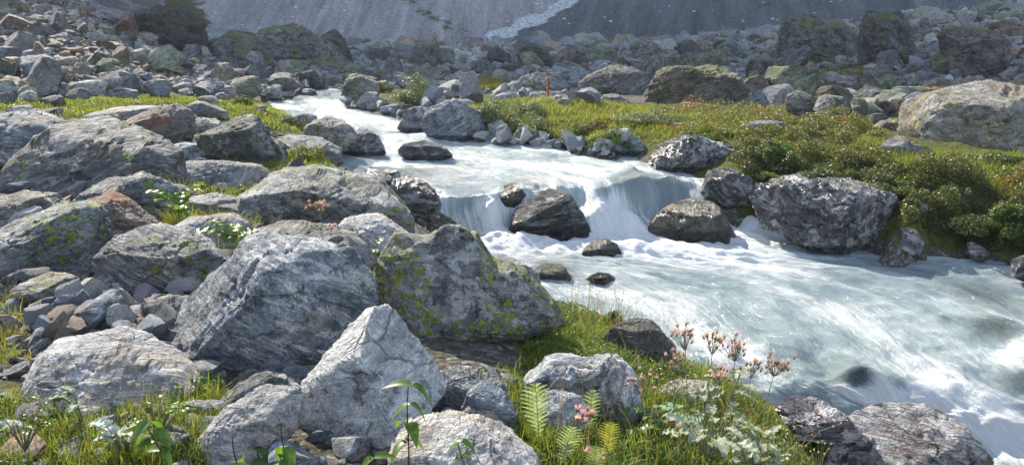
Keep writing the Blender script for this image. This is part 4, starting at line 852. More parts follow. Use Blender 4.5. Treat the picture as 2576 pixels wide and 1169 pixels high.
WS = {'grey': 5, 'blue grey': 3, 'brown': 3, 'rust red': .8, 'pale': 1.4, 'greenish': 2.2, 'dark': .8, 'purple grey': 1.5}
WF = {'grey': 5, 'blue grey': 2, 'brown': 1.5, 'pale': .5, 'greenish': 3, 'dark': 1.2}
place(250, SCREE, 15, 36, .25, .85, WS, 'loose rocks of the scree slope', 11, 'scree', 'scree_rock', 'on the scree', power=1.2)
filler('scree_rubble', 5200, SCREE, 14, 40, .10, .42, WS, 12, power=1.5, label='loose rubble of small grey and brown stones covering the scree slope')
place(280, FIELD, 17, 62, .35, 1.3, WF, 'loose boulders of the valley field', 13, 'far', 'field_boulder', 'in the valley field', power=.6)
filler('field_rubble', 7500, FIELD, 16, 110, .12, .8, WF, 14, power=1.2, label='rubble of grey stones between the boulders of the valley field')
FOOT = [(480, 96), (1000, 96), (1900, 86), (2620, 20), (2620, 135), (480, 135)]
filler('slope_foot_rubble', 1300, FOOT, 70, 104, .4, 2.4, WF, 63, label='far rubble of boulders along the foot of the scree slopes')
FAN = [(1120, 112), (1180, 104), (1330, 100), (1300, 125), (1230, 150), (1200, 168), (1140, 150)]
filler('gravel_fan', 1500, FAN, 42, 106, .25, .8, {'pale': 1}, 64, label='pale gravel fan where the far stream leaves the gully')
LB = [(0, 300), (420, 270), (700, 300), (860, 420), (1000, 500), (1030, 620), (1000, 700), (940, 900), (1300, 960), (1300, 1100), (900, 1169), (0, 1169)]
filler('bank_stones', 2600, LB, 2.8, 13, .03, .2, WS, 15, power=1.0, label='small stones lying between the boulders of the near bank')
place(80, LB, 5.0, 13, .12, .38, {'grey': 4, 'blue grey': 3, 'pale': 2, 'brown': 1.5, 'greenish': 1}, 'loose rocks of the near bank', 61, 'scree', 'bank_rock', 'on the near bank')
HEAP = [(60, 890), (130, 790), (300, 745), (480, 750), (505, 830), (455, 910), (440, 940), (380, 925), (230, 880)]
place(190, HEAP, 3.7, 5.5, .06, .17, {'grey': 4, 'blue grey': 4, 'pale': 3, 'brown': 1.2, 'purple grey': 1}, 'stones of the pebble heap', 16, 'pebble', 'heap_stone', 'in the pebble heap', sink=-.5)
filler('heap_gravel', 900, HEAP, 3.7, 5.8, .03, .09, WS, 17, label='fine gravel between the stones of the pebble heap')
SHORE = [(1150, 345), (1250, 340), (1420, 358), (1560, 372), (1640, 395), (1560, 395), (1420, 382), (1180, 362)]
place(85, SHORE, 11.5, 16, .10, .36, {'grey': 3, 'blue grey': 4, 'pale': 3}, 'stones of the far shore', 18, 'pebble', 'shore_stone', 'on the far shore', sink=.05)
BANKL = [(650, 235), (760, 215), (830, 222), (800, 240), (720, 258), (670, 262)]
place(26, BANKL, 15, 26, .25, .7, WF, 'stones at the stream bend', 19, 'far', 'shore_stone', 'at the stream bend')
SH2 = [(870, 262), (960, 262), (1050, 250), (1180, 240), (1200, 262), (1060, 300), (960, 290), (880, 272)]
place(42, SH2, 13, 22, .2, .6, {'grey': 3, 'blue grey': 3, 'pale': 2}, 'stones on the far side of the stream bend', 20, 'pebble', 'shore_stone', 'beyond the bend')
TOPB = [(1130, 232), (1300, 222), (1480, 240), (1600, 262), (1500, 262), (1200, 252)]
place(34, TOPB, 15, 25, .15, .55, {'grey': 3, 'blue grey': 2, 'pale': 3}, 'stones behind the meadow', 21, 'pebble', 'meadow_stone', 'behind the meadow')

# ------------------------------------------------------------------ vegetation
def blades(x, y, z, h, wdt, cols, rs, lean=.35, rows=4):
    n = len(x); a = rs.uniform(0, 6.28, n); b = rs.uniform(0, 6.28, n); ln = np.abs(rs.normal(0, lean, n)) + .05
    f = np.linspace(0, 1, rows); V = np.zeros((n, rows, 2, 3))
    for i, t in enumerate(f):
        cx = x + np.cos(b) * ln * h * t ** 1.8; cy = y + np.sin(b) * ln * h * t ** 1.8; cz = z + h * t * (1 - .25 * ln * t)
        ww = wdt * (1 - t ** 1.6) * .5 + .0002
        for s_, sg in ((0, -1), (1, 1)):
            V[:, i, s_, 0] = cx + sg * np.cos(a) * ww; V[:, i, s_, 1] = cy + sg * np.sin(a) * ww; V[:, i, s_, 2] = cz
    base = (np.arange(n) * rows * 2)[:, None, None]
    r = np.arange(rows - 1)[None, :, None] * 2
    Fa = (base + r + np.array((0, 1, 3, 2))[None, None]).reshape(-1, 4)
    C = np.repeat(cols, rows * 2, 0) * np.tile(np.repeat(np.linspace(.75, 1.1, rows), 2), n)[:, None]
    return V.reshape(-1, 3), Fa, C

def colmix(rs, n, pal, wts):
    p = np.array(pal, float); i = rs.choice(len(p), n, p=np.array(wts) / np.sum(wts)); return p[i] * rs.uniform(.7, 1.25, (n, 1))
GP = [(.13, .20, .035), (.21, .26, .05), (.07, .11, .02), (.30, .26, .07), (.22, .17, .07)]

def grass(name, label, n, poly, y0, y1, h0, h1, wd, seed, wts=(4, 3, 2.5, .7, .4), power=0, clump=.0, lean=.65, avoid=None, zoff=0):
    rs = np.random.default_rng(seed)
    if clump:
        k = max(8, int(n / clump)); cx, cy, cz = scatter(k, poly, y0, y1, power, avoid, seed); k = len(cx)
        i = rs.integers(0, k, n); x = cx[i] + rs.normal(0, .035, n) * (1 + cy[i] * .05); y = cy[i] + rs.normal(0, .035, n) * (1 + cy[i] * .05); hk = rs.uniform(.6, 1.1, k)[i]
    else:
        x, y, z = scatter(n, poly, y0, y1, power, avoid, seed); hk = 1
    z = gz(x, y) - .01 + zoff; n = len(x)
    h = (h0 + (h1 - h0) * rs.random(n) ** 1.5) * hk
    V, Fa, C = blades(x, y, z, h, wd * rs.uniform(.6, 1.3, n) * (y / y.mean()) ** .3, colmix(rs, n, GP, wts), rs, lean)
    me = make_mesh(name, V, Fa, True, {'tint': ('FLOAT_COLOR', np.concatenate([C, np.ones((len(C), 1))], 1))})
    return link(name, me, M['grass'], kind='stuff', label=label)

G1 = [(0, 240), (120, 255), (250, 245), (420, 240), (500, 250), (640, 258), (780, 285), (790, 330), (700, 330), (620, 300), (520, 275), (440, 262), (330, 262), (260, 300), (190, 330), (130, 300), (0, 275)]
grass('grass', 'green strip of short grass and moss between scree and boulders', 26000, G1, 11, 19, .04, .12, .016, 31, (4, 4, 1.5, 1.6, .6), clump=14)
grass('grass', 'grass tussocks below the dark triangular boulder', 9000, [(540, 385), (640, 375), (700, 370), (760, 375), (850, 425), (740, 440), (640, 450), (560, 425)], 8.5, 13, .06, .18, .012, 32, (4, 5, 1, 1, .5), clump=25)
grass('grass', 'grass around the long low rock', 3500, [(400, 400), (500, 480), (640, 490), (680, 460), (700, 470), (640, 510), (430, 500), (380, 420)], 7.5, 11, .05, .16, .010, 33, clump=18)
grass('grass', 'tufts growing in gaps between the ledges', 3800, [(410, 470), (500, 500), (500, 560), (650, 590), (640, 640), (530, 660), (420, 580)], 5.5, 9, .08, .26, .007, 34, (3, 4, 1, 2, .5), clump=120)
grass('grass', 'foreground grass at the lower left', 14000, [(-40, 1010), (140, 1040), (260, 1050), (330, 1040), (420, 985), (490, 930), (560, 1000), (560, 1060), (470, 1190), (-40, 1190)], 2.3, 4.6, .03, .12, .005, 35, (4, 4, 3, 1, .7), clump=30)
grass('grass', 'sparse grass at left edge beside the pebble heap', 1600, [(-40, 700), (80, 690), (260, 745), (130, 800), (60, 900), (0, 960), (-40, 960)], 3.4, 5.8, .04, .15, .005, 36, (2, 3, 1, 3, 2), clump=60)
grass('grass', 'lush grass on the river bank right of the lichen boulder', 15000, [(1330, 735), (1420, 745), (1530, 780), (1600, 880), (1720, 915), (1700, 950), (1600, 935), (1450, 930), (1300, 930), (1340, 880), (1400, 850)], 4.2, 7.0, .04, .14, .0055, 37, (4, 5, 3, .7, .3), clump=34)
grass('grass', 'grass among the thistles at the lower right', 12000, [(1250, 930), (1330, 960), (1340, 1060), (1420, 1090), (1600, 1070), (1640, 960), (1750, 900), (1900, 960), (1960, 1060), (2050, 1169), (2050, 1230), (1300, 1230), (1270, 1050)], 2.6, 5.6, .03, .15, .005, 38, (4, 4, 3, .8, .4), clump=34)
grass('grass', 'sunlit yellow green meadow on the far bank', 34000, [(1130, 245), (1500, 255), (1700, 275), (1900, 300), (1900, 340), (1820, 345), (1640, 352), (1560, 362), (1440, 350), (1250, 340), (1200, 320)], 12, 19.5, .05, .16, .016, 39, (3, 4, 1.5, 3, 1.6), clump=12)
grass('grass', 'dry yellow grass flat behind the meadow', 6000, [(1150, 205), (1250, 198), (1330, 215), (1290, 228), (1180, 225)], 20, 40, .10, .25, .03, 40, (.5, 1, .5, 4, 3))
grass('grass', 'moss and dry grass below the craggy tower', 5000, [(1900, 150), (1990, 145), (2100, 160), (2200, 175), (2160, 200), (2050, 190), (1930, 185)], 24, 50, .10, .3, .04, 41, (1.5, 1, 2, 2, 3), clump=20)
grass('grass', 'brown green moor patches behind the stream head', 7000, [(850, 160), (1100, 170), (1150, 185), (1050, 200), (1000, 225), (930, 225), (860, 180)], 22, 50, .08, .22, .04, 42, (2, 1.5, 2, 2, 3), clump=20)
grass('grass', 'grass under the tan boulder at the right edge', 24000, [(2150, 345), (2300, 390), (2700, 400), (2700, 560), (2576, 520), (2400, 440), (2200, 410)], 9, 14.5, .06, .2, .012, 43, (3, 5, 2, 2.5, 1), clump=16)

def leafcloud(P, Nrm, size, cols, rs, jitter=.7):
    """one small folded diamond leaf per point"""
    n = len(P); d = Nrm + rs.normal(0, jitter, (n, 3)); d /= np.linalg.norm(d, axis=1)[:, None]
    r = rs.normal(size=(n, 3)); u = np.cross(d, r); u /= np.linalg.norm(u, axis=1)[:, None]; v = np.cross(d, u)
    L = (size * rs.uniform(.7, 1.3, n))[:, None]; Wd = L * .5
    V = np.stack([P - u * L * .5, P + v * Wd * .5 + d * L * .08, P + u * L * .5, P - v * Wd * .5 + d * L * .08], 1).reshape(-1, 3)
    Fa = np.arange(4 * n).reshape(n, 4)
    return V, Fa, np.repeat(cols, 4, 0)

def cover(name, label, n, poly, y0, y1, hgt, size, pal, wts, seed, mscale=1.2, power=0):
    rs = np.random.default_rng(seed); x, y, z = scatter(n, poly, y0, y1, power, None, seed); n = len(x)
    P = np.stack([x, y, 0 * x], 1); m = np.clip(.35 + 1.25 * fbm(P, mscale, 3), .03, 1.5)
    u = rs.random(n) ** .45; P[:, 2] = z + hgt * m * u
    nr = np.tile((-.1, -.3, 1.0), (n, 1)); patch = fbm(np.stack([x, y, 0 * x + 5], 1), .8, 3)
    cols = colmix(rs, n, pal, wts)
    red = (patch > .48) & (rs.random(n) < .3); red &= size > .02; cols[red] = np.array((.34, .07, .025)) * rs.uniform(.6, 1.3, (red.sum(), 1))
    yel = (patch < -.2) & (rs.random(n) < .35); cols[yel] = np.array((.22, .22, .04)) * rs.uniform(.6, 1.2, (yel.sum(), 1))
    V, Fa, C = leafcloud(P, nr, size, cols, rs)
    return link(name, make_mesh(name, V, Fa, False, {'tint': ('FLOAT_COLOR', np.concatenate([C, np.ones((len(C), 1))], 1))}), M['leaf'], kind='stuff', label=label)
SP_ = [(.06, .085, .018), (.12, .15, .03), (.035, .05, .012), (.22, .23, .045), (.20, .12, .03)]
BANK = [(1850, 300), (2000, 300), (2140, 320), (2280, 380), (2700, 420), (2700, 660), (2576, 640), (2400, 610), (2270, 560), (2200, 480), (2060, 455), (1960, 440), (1900, 460), (1860, 400)]
BUP = [(1850, 298), (2000, 298), (2140, 318), (2210, 345), (2215, 395), (2330, 412), (2480, 425), (2700, 430), (2700, 560), (2576, 520), (2450, 470), (2300, 440), (2150, 410), (2000, 385), (1900, 380), (1850, 350)]
BLO = [(1660, 345), (1760, 340), (1860, 350), (1860, 370), (1960, 375), (2100, 395), (2250, 425), (2400, 455), (2520, 490), (2700, 540), (2700, 665), (2576, 645), (2400, 612), (2270, 560), (2200, 480), (2060, 455), (1960, 440), (1900, 465), (1850, 420), (1800, 372), (1660, 362)]
cover('ground_cover', 'dwarf shrub carpet with red and yellow leaves on the crest of the far bank', 66000, BUP, 9.5, 14.5, .21, .033, SP_, (3, 4, 2, 5, 2.0), 51, 1.7)
cover('ground_cover', 'dark glossy dwarf shrub carpet falling to the water on the far bank', 62000, BLO, 8.6, 12.5, .30, .034, SP_, (4, 2, 5, 1.2, .7), 58, 1.9)  # shade on the lower bank is painted in as darker leaf greens
cover('ground_cover', 'low heath with autumn colours along the meadow crest', 26000, [(1620, 290), (1740, 262), (1900, 270), (2100, 290), (2250, 340), (2100, 345), (1900, 345), (1700, 345)], 12.5, 18, .22, .034, SP_, (3, 3, 1.5, 3, 2), 52)
cover('ground_cover', 'low creeping plants at edge of the left green strip', 14000, G1, 11, 18, .06, .03, SP_, (3, 4, 2, 4, 1), 53)
cover('ground_cover', 'small leafy herbs on the river bank right of the lichen boulder', 16000, [(1340, 740), (1420, 745), (1530, 790), (1600, 880), (1680, 930), (1560, 925), (1420, 925), (1320, 920)], 4.4, 6.8, .12, .018, [(.08, .15, .02), (.14, .2, .03), (.05, .09, .02)], (3, 3, 2), 54)
cover('ground_cover', 'small herbs in the lower left grass', 13000, [(-40, 1010), (330, 1040), (500, 960), (560, 1060), (470, 1190), (-40, 1190)], 2.4, 4.4, .08, .017, [(.10, .16, .03), (.16, .2, .06), (.20, .24, .12)], (3, 3, 2), 55)
filler('bank_stones', 50, [(-40, 1000), (560, 1000), (560, 1200), (-40, 1200)], 2.4, 4.4, .02, .12, {'pale': 3, 'grey': 2}, 57, label='pale stones lying in the lower left grass')
cover('ground_cover', 'small herbs among the thistles', 14000, [(1400, 1000), (1750, 900), (1900, 960), (2000, 1080), (2050, 1200), (1500, 1200)], 2.9, 5.4, .12, .016, [(.10, .17, .02), (.16, .2, .03), (.05, .09, .02)], (3, 3, 2), 56)

def shrub(label, dx, dy, wpx, hpx, n, size, pal, wts, seed, name='shrub', group=None, Y=None, stems=9, jit=.7):
    """mound of leaf clumps on short twigs; crown and twigs are parts"""
    rs = np.random.default_rng(seed); b = hit(dx, dy) if Y is None else W(dx, dy, Y); s = SX / F * b[1]; rx, rz = wpx * s / 2 * (1.3 if dx > 1700 and dy < 700 else 1), hpx * s * (.58 if dx > 1700 and dy < 700 else 1); ry = rx * .8
    if Y is None: b[2] = gz(b[0], b[1])
    root = bpy.data.objects.new(name, None); COL.objects.link(root); root.location = b; root.empty_display_size = .1
    root['label'] = label; root['category'] = 'shrub'
    if group: root['group'] = group
    k = 26; ca = rs.normal(size=(k, 3)); ca /= np.linalg.norm(ca, axis=1)[:, None]; ca[:, 2] = np.abs(ca[:, 2]); ca *= rs.uniform(.3, 1.0, k)[:, None]
    i = rs.integers(0, k, n); d = rs.normal(size=(n, 3)); d /= np.linalg.norm(d, axis=1)[:, None]
    Q = ca[i] + d * (rs.random(n) ** .4 * rs.uniform(.22, .36, k)[i])[:, None]; Q[:, 2] = np.abs(Q[:, 2])
    P = Q * (rx, ry, rz); V, Fa, C = leafcloud(P, Q + (0, 0, .4), size, colmix(rs, n, pal, wts), rs, jit)
    link('crown', make_mesh('crown', V, Fa, False, {'tint': ('FLOAT_COLOR', np.concatenate([C, np.ones((len(C), 1))], 1))}), M['leaf'], root)
    J = Join()
    for q_ in range(stems):
        e = ca[rs.integers(0, k)] * (rx, ry, rz); tube(J, [(0, 0, -.03), e * .5 + (0, 0, .04), e], [.006, .004, .002], (.10, .075, .05), 5)
    link('twigs', J.mesh('twigs'), M['stem'], root); return root

def tube(J, pts, rad, col, seg=6):
    pts = np.array(pts, float); n = len(pts); V = []
    for i in range(n):
        d = pts[min(i + 1, n - 1)] - pts[max(i - 1, 0)]; d /= np.linalg.norm(d) + 1e-9
        u = np.cross(d, (.31, .95, .1)); u /= np.linalg.norm(u) + 1e-9; v = np.cross(d, u)
        for j in range(seg):
            a = 2 * math.pi * j / seg; V.append(pts[i] + (u * math.cos(a) + v * math.sin(a)) * rad[i])
    Fa = [[i * seg + j, i * seg + (j + 1) % seg, (i + 1) * seg + (j + 1) % seg, (i + 1) * seg + j] for i in range(n - 1) for j in range(seg)]
    J.add(V, np.array(Fa), col)

WILLOW = [(.12, .16, .08), (.20, .24, .14), (.07, .10, .04)]
GREEN = [(.07, .12, .02), (.12, .17, .03), (.04, .06, .012)]
DARKG = [(.055, .085, .018), (.11, .14, .03), (.035, .05, .012)]
YEL = [(.2, .22, .04), (.12, .16, .03), (.26, .2, .05)]
for a in [
 ('tall silvery willow bush standing alone by the upstream shore', 1035, 262, 95, 72, 5200, .042, WILLOW, (3, 4, 2)),
 ('dark low juniper like bush left of the silvery willow', 965, 232, 66, 26, 1600, .04, DARKG, (3, 1, 3)),
 ('dark small bush right of the silvery willow', 1105, 238, 60, 26, 1600, .04, DARKG, (3, 2, 2)),
 ('broad grey green willow behind the twin peaked boulder', 1240, 312, 110, 62, 7000, .032, WILLOW, (3, 2, 3)),
 ('low willow on the crest right of the twin peaked boulder', 1330, 288, 130, 36, 5000, .032, WILLOW, (3, 2, 3)),
 ('rounded glinting willow dome above the shore stones', 1340, 345, 120, 58, 7000, .032, WILLOW, (3, 4, 3)),
 ('small dark mound near the bank edge right of the dome', 1455, 352, 90, 40, 4200, .03, DARKG, (3, 2, 2)),
 ('green mound hanging over the shore by the blue green stone', 1530, 372, 110, 40, 4500, .03, GREEN, (3, 3, 2)),
 ('long low glinting mound in the middle of the meadow', 1650, 302, 190, 26, 6500, .032, WILLOW, (3, 4, 3)),
 ('reddish brown mound beside the white meadow stone', 1500, 330, 80, 26, 2600, .03, [(.16, .08, .04), (.1, .11, .03), (.06, .05, .02)], (2, 2, 2)),
 ('leafy shrub mound above the boulder under the shrubs', 1770, 352, 130, 44, 6500, .034, GREEN, (3, 3, 3)),
 ('bright green leafy shrub on the heath behind the leaning rock', 1935, 400, 110, 66, 7500, .036, [(.10, .19, .03), (.16, .24, .05), (.05, .09, .02)], (3, 3, 2)),
 ('drooping grassy green mound over the narrow dark rock', 1925, 455, 60, 40, 4000, .028, YEL, (2, 3, 1)),
 ('glossy dark shrub mound above the striped boulder', 2080, 455, 190, 70, 12000, .034, DARKG, (3, 4, 2)),
 ('yellow green cushion on top of the striped boulder', 2080, 470, 110, 24, 4000, .028, YEL, (3, 3, 1)),
 ('glossy shrub mound right of the striped boulder top', 2240, 480, 180, 74, 12000, .034, DARKG, (3, 4, 2)),
 ('big dark shrub hanging over the undercut bank', 2380, 570, 200, 110, 15000, .034, DARKG, (3, 3, 3)),
 ('pale leaved shrub hanging at the right edge over the water', 2530, 590, 150, 120, 13000, .036, GREEN, (3, 4, 2)),
 ('dark shrub under the front of the tan boulder', 2500, 415, 170, 40, 6500, .034, DARKG, (3, 2, 3)),
 ('autumn coloured fringe growing on top of the tan boulder', 2480, 226, 190, 18, 4200, .034, [(.28, .2, .05), (.14, .15, .04), (.3, .1, .04)], (3, 2, 2)),
 ('dense green cushion bush with tiny leaves at lower right water edge', 2020, 1150, 130, 90, 9000, .014, GREEN, (4, 3, 3)),
 ('dark leafy cushion in the gap above the leaning bank rock', 1545, 830, 80, 50, 2600, .016, GREEN, (3, 3, 3)),
 ('single yellow green tuft bush below the left green strip', 325, 300, 30, 22, 1400, .022, YEL, (3, 2, 1)),
 ('round moss tuft bush beside the dark triangular boulder', 770, 415, 110, 50, 6000, .022, YEL, (2, 3, 1)),
 ('green moss cushion at the top of the left bank meadow', 610, 262, 60, 22, 1600, .03, DARKG, (3, 3, 2)),
 ('dark shrubby fringe at river end of the left green patch', 735, 320, 90, 34, 4200, .026, DARKG, (3, 3, 2))]:
    yo = {2480: 14.9, 2020: 4.5}.get(a[1])
    shrub(*a, seed=int(a[1] + a[2] * 3), group=None, Y=yo)

# broad leaves, nettles, thistles, ferns
def leafmesh(L, Wd, teeth=8, droop=.5, cup=.15, col=(.1, .17, .03), shape='nettle', rs=None, rumple=.0):
    """leaf blade growing along +Y from the origin; toothed outline, midrib fold, droop"""
    n = 22; t = np.linspace(0, 1, n)
    if shape == 'nettle': wv = np.sin(np.pi * t ** .62) ** .9 * (1 - .25 * t)
    elif shape == 'broad': wv = np.clip(np.sin(np.pi * (t * .93 + .05)) ** .45, 0, None)
    else: wv = np.sin(np.pi * t ** .8)
    wv = wv * (1 + .16 * (2 * np.abs((t * teeth) % 1 - .5) - .5) * (t < .97)); wv[-1] = .0
    V = []; cols = []
    for i in range(n):
        y = L * t[i]; zc = -droop * L * t[i] ** 2
        for j, f in enumerate((-1, -.5, 0, .5, 1)):
            rz = rumple * L * .12 * math.sin(t[i] * 19 + f * 5) * abs(f)
            V.append((f * Wd * .5 * wv[i], y - (abs(f) * .10 * L if shape == 'broad' and i < 4 else 0), zc + cup * Wd * abs(f) * wv[i] + rz)); cols.append(np.array(col) * (1.25 if f == 0 else 1))
    Fa = [[i * 5 + j, i * 5 + j + 1, (i + 1) * 5 + j + 1, (i + 1) * 5 + j] for i in range(n - 1) for j in range(4)]
    return np.array(V), np.array(Fa), np.array(cols)

def xf(V, az, el, loc, roll=0):
    R = Matrix.Rotation(az, 3, 'Z') @ Matrix.Rotation(el, 3, 'X') @ Matrix.Rotation(roll, 3, 'Y')
    return V @ np.array(R).T + np.array(loc)

def plant_root(name, label, cat, loc, group=None):
    r = bpy.data.objects.new(name, None); COL.objects.link(r); r.location = loc; r.empty_display_size = .05; r['label'] = label; r['category'] = cat
    if group: r['group'] = group
    return r
def at(dx, dy, Y=None):
    p = hit(dx, dy) if Y is None else W(dx, dy, Y); return p

def nettle(label, dxb, dyb, dxt, dyt, Y, pairs, ls, seed, bare=0.0):
    rs = np.random.default_rng(seed); b = W(dxb, dyb, Y); t = W(dxt, dyt, Y) - b
    zg = min(gz(b[0], b[1]) - .02, b[2]); off = b[2] - zg
    root = plant_root('nettle', label, 'plant', (b[0], b[1], zg), 'nettles along the bottom edge'); t = t + (0, 0, off); J = Join()
    pts = [t * f + np.array((.012 * math.sin(f * 5), 0, 0)) for f in np.linspace(0, 1, 8)]
    tube(J, pts, np.linspace(.0042, .0022, 8), (.07, .02, .025), 6); link('stem', J.mesh('stem'), M['stem'], root)
    for i in range(pairs):
        f = 1 - bare - (1 - bare) * .62 * i / max(1, pairs); p = t * f; az0 = rs.uniform(0, 3) + i * 1.57
        for s_ in (0, math.pi):
            V, Fa, C = leafmesh(ls * rs.uniform(.8, 1.2), ls * .62, 9, rs.uniform(.3, .7), .2, (.085, .16, .025), 'nettle')
            J = Join(); J.add(xf(V, az0 + s_, rs.uniform(-.6, .25), p + (0, 0, .0), rs.uniform(-.3, .3)), Fa, C); link('leaf', J.mesh('leaf'), M['leaf'], root)
nettle('tall nettle stem with red stalk in front of the wedge boulder', 1010, 1190, 1035, 970, 2.75, 4, 0.094, 1)
nettle('nettle with bare red tip left of the wedge boulder base', 715, 1200, 715, 1062, 2.7, 3, 0.088, 2, .3)
nettle('nettle with bare red tip below the tilted pale rock', 598, 1210, 592, 1095, 2.65, 3, 0.094, 3, .35)
nettle('short nettle with thick red stalk at bottom edge', 490, 1230, 478, 1130, 2.6, 2, 0.088, 4, .3)
nettle('leaning blurred nettle in the lower left grass', 430, 1200, 375, 1060, 2.8, 4, 0.088, 5)
nettle('small nettle in front of the yellow ringed slab', 1180, 1230, 1160, 1110, 2.8, 3, 0.075, 6)
nettle('low nettle tip at the foot of the wedge boulder', 935, 1240, 940, 1150, 2.65, 2, 0.075, 7)
nettle('leafy nettle half hidden at bottom left of the tilted rock', 660, 1230, 655, 1130, 2.9, 3, 0.088, 8)

def rosette(label, dx, dy, Y, n, L, Wd, col, seed, mat='silver', shape='broad', group=None, name='broadleaf_plant', el=(.1, .9), teeth=9, hgt=.1):
    rs = np.random.default_rng(seed); b = at(dx, dy, Y); b[2] = min(b[2], gz(b[0], b[1]) + .02)if Y is None else b[2]
    root = plant_root(name, label, 'plant', b, group)
    for i in range(n):
        az = rs.uniform(0, 6.28); e = rs.uniform(*el); ll = L * rs.uniform(.6, 1.15); h = hgt * rs.uniform(.3, 1.3); sp_ = rs.uniform(.0, .045) * (n > 10) * n / 10; o = np.array((math.sin(-az) * (h * .5 + sp_), math.cos(az) * (h * .5 + sp_), h))
        V, Fa, C = leafmesh(ll, Wd * ll / L, teeth, rs.uniform(.2, .8), rs.uniform(.05, .3), np.array(col) * rs.uniform(.75, 1.2), shape, rumple=1.0)
        J = Join(); J.add(xf(V, az, e, o, rs.uniform(-.4, .4)), Fa, C); tube(J, [(0, 0, -.04), o * .6, o + np.array((0, 0, .002))], [.003, .0025, .002], (.18, .2, .12), 5)
        link('leaf', J.mesh('leaf'), M[mat], root)
    return root
SIL = (.28, .32, .22)
rosette('large silvery broad leaves spreading at bottom under the thistles', 1780, 1130, 3.35, 30, .085, .06, SIL, 21, hgt=.13)
rosette('silvery leaf clump right of the largest one at the bottom edge', 1900, 1160, 3.5, 26, .075, .055, SIL, 22, hgt=.12)
rosette('silvery green leaf clump left of the thistle stems', 1690, 1090, 3.7, 18, .075, .055, (.22, .32, .2), 23, hgt=.1)
rosette('upper small silvery leaves halfway up the thistle stems', 1830, 1010, 4.0, 12, .075, .06, SIL, 24, hgt=.12)
rosette('white edged leaves in the lower left grass', 300, 1120, 2.9, 7, .09, .08, (.42, .48, .46), 25, hgt=.07)
rosette('pale pair of leaves above the lower left grass', 215, 1060, 3.2, 4, .08, .06, (.28, .36, .26), 26, hgt=.1)
rosette('small white leaves beside the tilted rock shadow', 620, 1080, 3.1, 5, .07, .06, (.45, .5, .48), 27, hgt=.06)
rosette('shaded pale green butterbur leaf under the huge blue grey boulder', 600, 1010, 3.75, 4, .15, .14, (.26, .38, .32), 28, hgt=.05)
rosette('bright green broad leaves in the gap beside the overhanging block', 450, 550, 6.7, 7, .17, .14, (.10, .17, .03), 29, 'leaf', hgt=.15)
rosette('two sunlit broad leaves by the dark triangular boulder', 385, 385, 9.5, 5, .17, .15, (.22, .30, .05), 30, 'leaf', hgt=.1)
rosette('broad toothed leaves standing above the grey ledge', 585, 640, 5.6, 6, .13, .11, (.16, .24, .07), 31, 'leaf', hgt=.16)
rosette('tiny bright leaves below the long low rock', 505, 490, 8.2, 7, .09, .07, (.17, .26, .03), 32, 'leaf', hgt=.08)
rosette('round bright leaves on the bank right of the leaning bank rock', 1680, 930, 5.0, 6, .09, .08, (.14, .24, .03), 33, 'leaf', hgt=.08)
rosette('round leaves at the bank left of the thistle tops', 1600, 900, 5.2, 5, .07, .06, (.15, .24, .03), 34, 'leaf', hgt=.06)
rosette('leaves squeezed between lichen boulder and blue grey boulder', 925, 690, 5.4, 6, .12, .11, (.20, .30, .14), 35, 'leaf', hgt=.15)
rosette('blue green leaves on the pale hump behind the lichen boulder', 880, 640, 6.2, 5, .10, .09, (.24, .34, .2), 36, 'leaf', hgt=.08)

def fern(label, dxb, dyb, dxt, dyt, Y, wpx, col, seed):
    rs = np.random.default_rng(seed); b = W(dxb, dyb, Y); t = W(dxt, dyt, Y) - b; zg = gz(b[0], b[1]) - .02
    root = plant_root('fern_frond', label, 'fern', b, 'fern fronds beside the half shaded boulder'); Lf = np.linalg.norm(t); wd = wpx * SX / F * Y
    J = Join(); pts = [t * f + np.array((0, -.10 * Lf * math.sin(f * 2.2), 0)) for f in np.linspace(0, 1, 12)]
    tube(J, [(0, 0, min(0, zg - b[2]) - .02)] + pts, np.linspace(.0028, .0008, 13), (.16, .18, .06), 5); link('stalk', J.mesh('stalk'), M['stem'], root)
    up = t / Lf; side = np.array((1.0, .0, 0)); side -= up * (side @ up); side /= np.linalg.norm(side); nrm = np.cross(side, up)
    K = 17; J = Join()
    for i in range(K):
        f = .12 + .87 * i / K; p = t * f + np.array((0, -.10 * Lf * math.sin(f * 2.2), 0)); ln = wd * .5 * math.sin(math.pi * min(1, (1 - f) * 1.25 + .12)) ** .9 * (1.0 if f < .9 else .6)
        for s_ in (-1, 1):
            dr = side * s_ * .88 + up * .46 - nrm * .15; dr /= np.linalg.norm(dr); acr = np.cross(nrm, dr); m = 9; hw = .87 * Lf / K * .5; tw = rs.uniform(-.3, .3)
            V_ = []
            for k_ in range(m):
                g = k_ / (m - 1); c = p + dr * ln * g + np.array((0, 0, -.18 * ln * g * g)); wv = hw * (1 - g * .85) * (1.15 if k_ % 2 else .62)
                V_ += [c - acr * wv + nrm * wv * tw, c + nrm * wv * .25, c + acr * wv - nrm * wv * tw]
            F_ = [[k_ * 3 + q_, k_ * 3 + q_ + 1, k_ * 3 + q_ + 4, k_ * 3 + q_ + 3] for k_ in range(m - 1) for q_ in range(2)]
            J.add(V_, np.array(F_), np.array(col) * rs.uniform(.7, 1.2))
    link('fern_leaf', J.mesh('fern_leaf', False), M['leaf'], root)
fern('largest upright fern frond at left of the fern group', 1360, 1150, 1345, 948, 3.1, 100, (.26, .34, .17), 1)
fern('second fern frond behind the pink thistle head', 1470, 1140, 1490, 965, 3.5, 60, (.22, .30, .14), 2)
fern('yellowish fern frond right of the pink thistle head', 1520, 1180, 1535, 1050, 3.1, 70, (.28, .28, .04), 3)
fern('low drooping fern frond at bottom right of the largest one', 1400, 1200, 1440, 1060, 2.9, 80, (.26, .33, .17), 4)
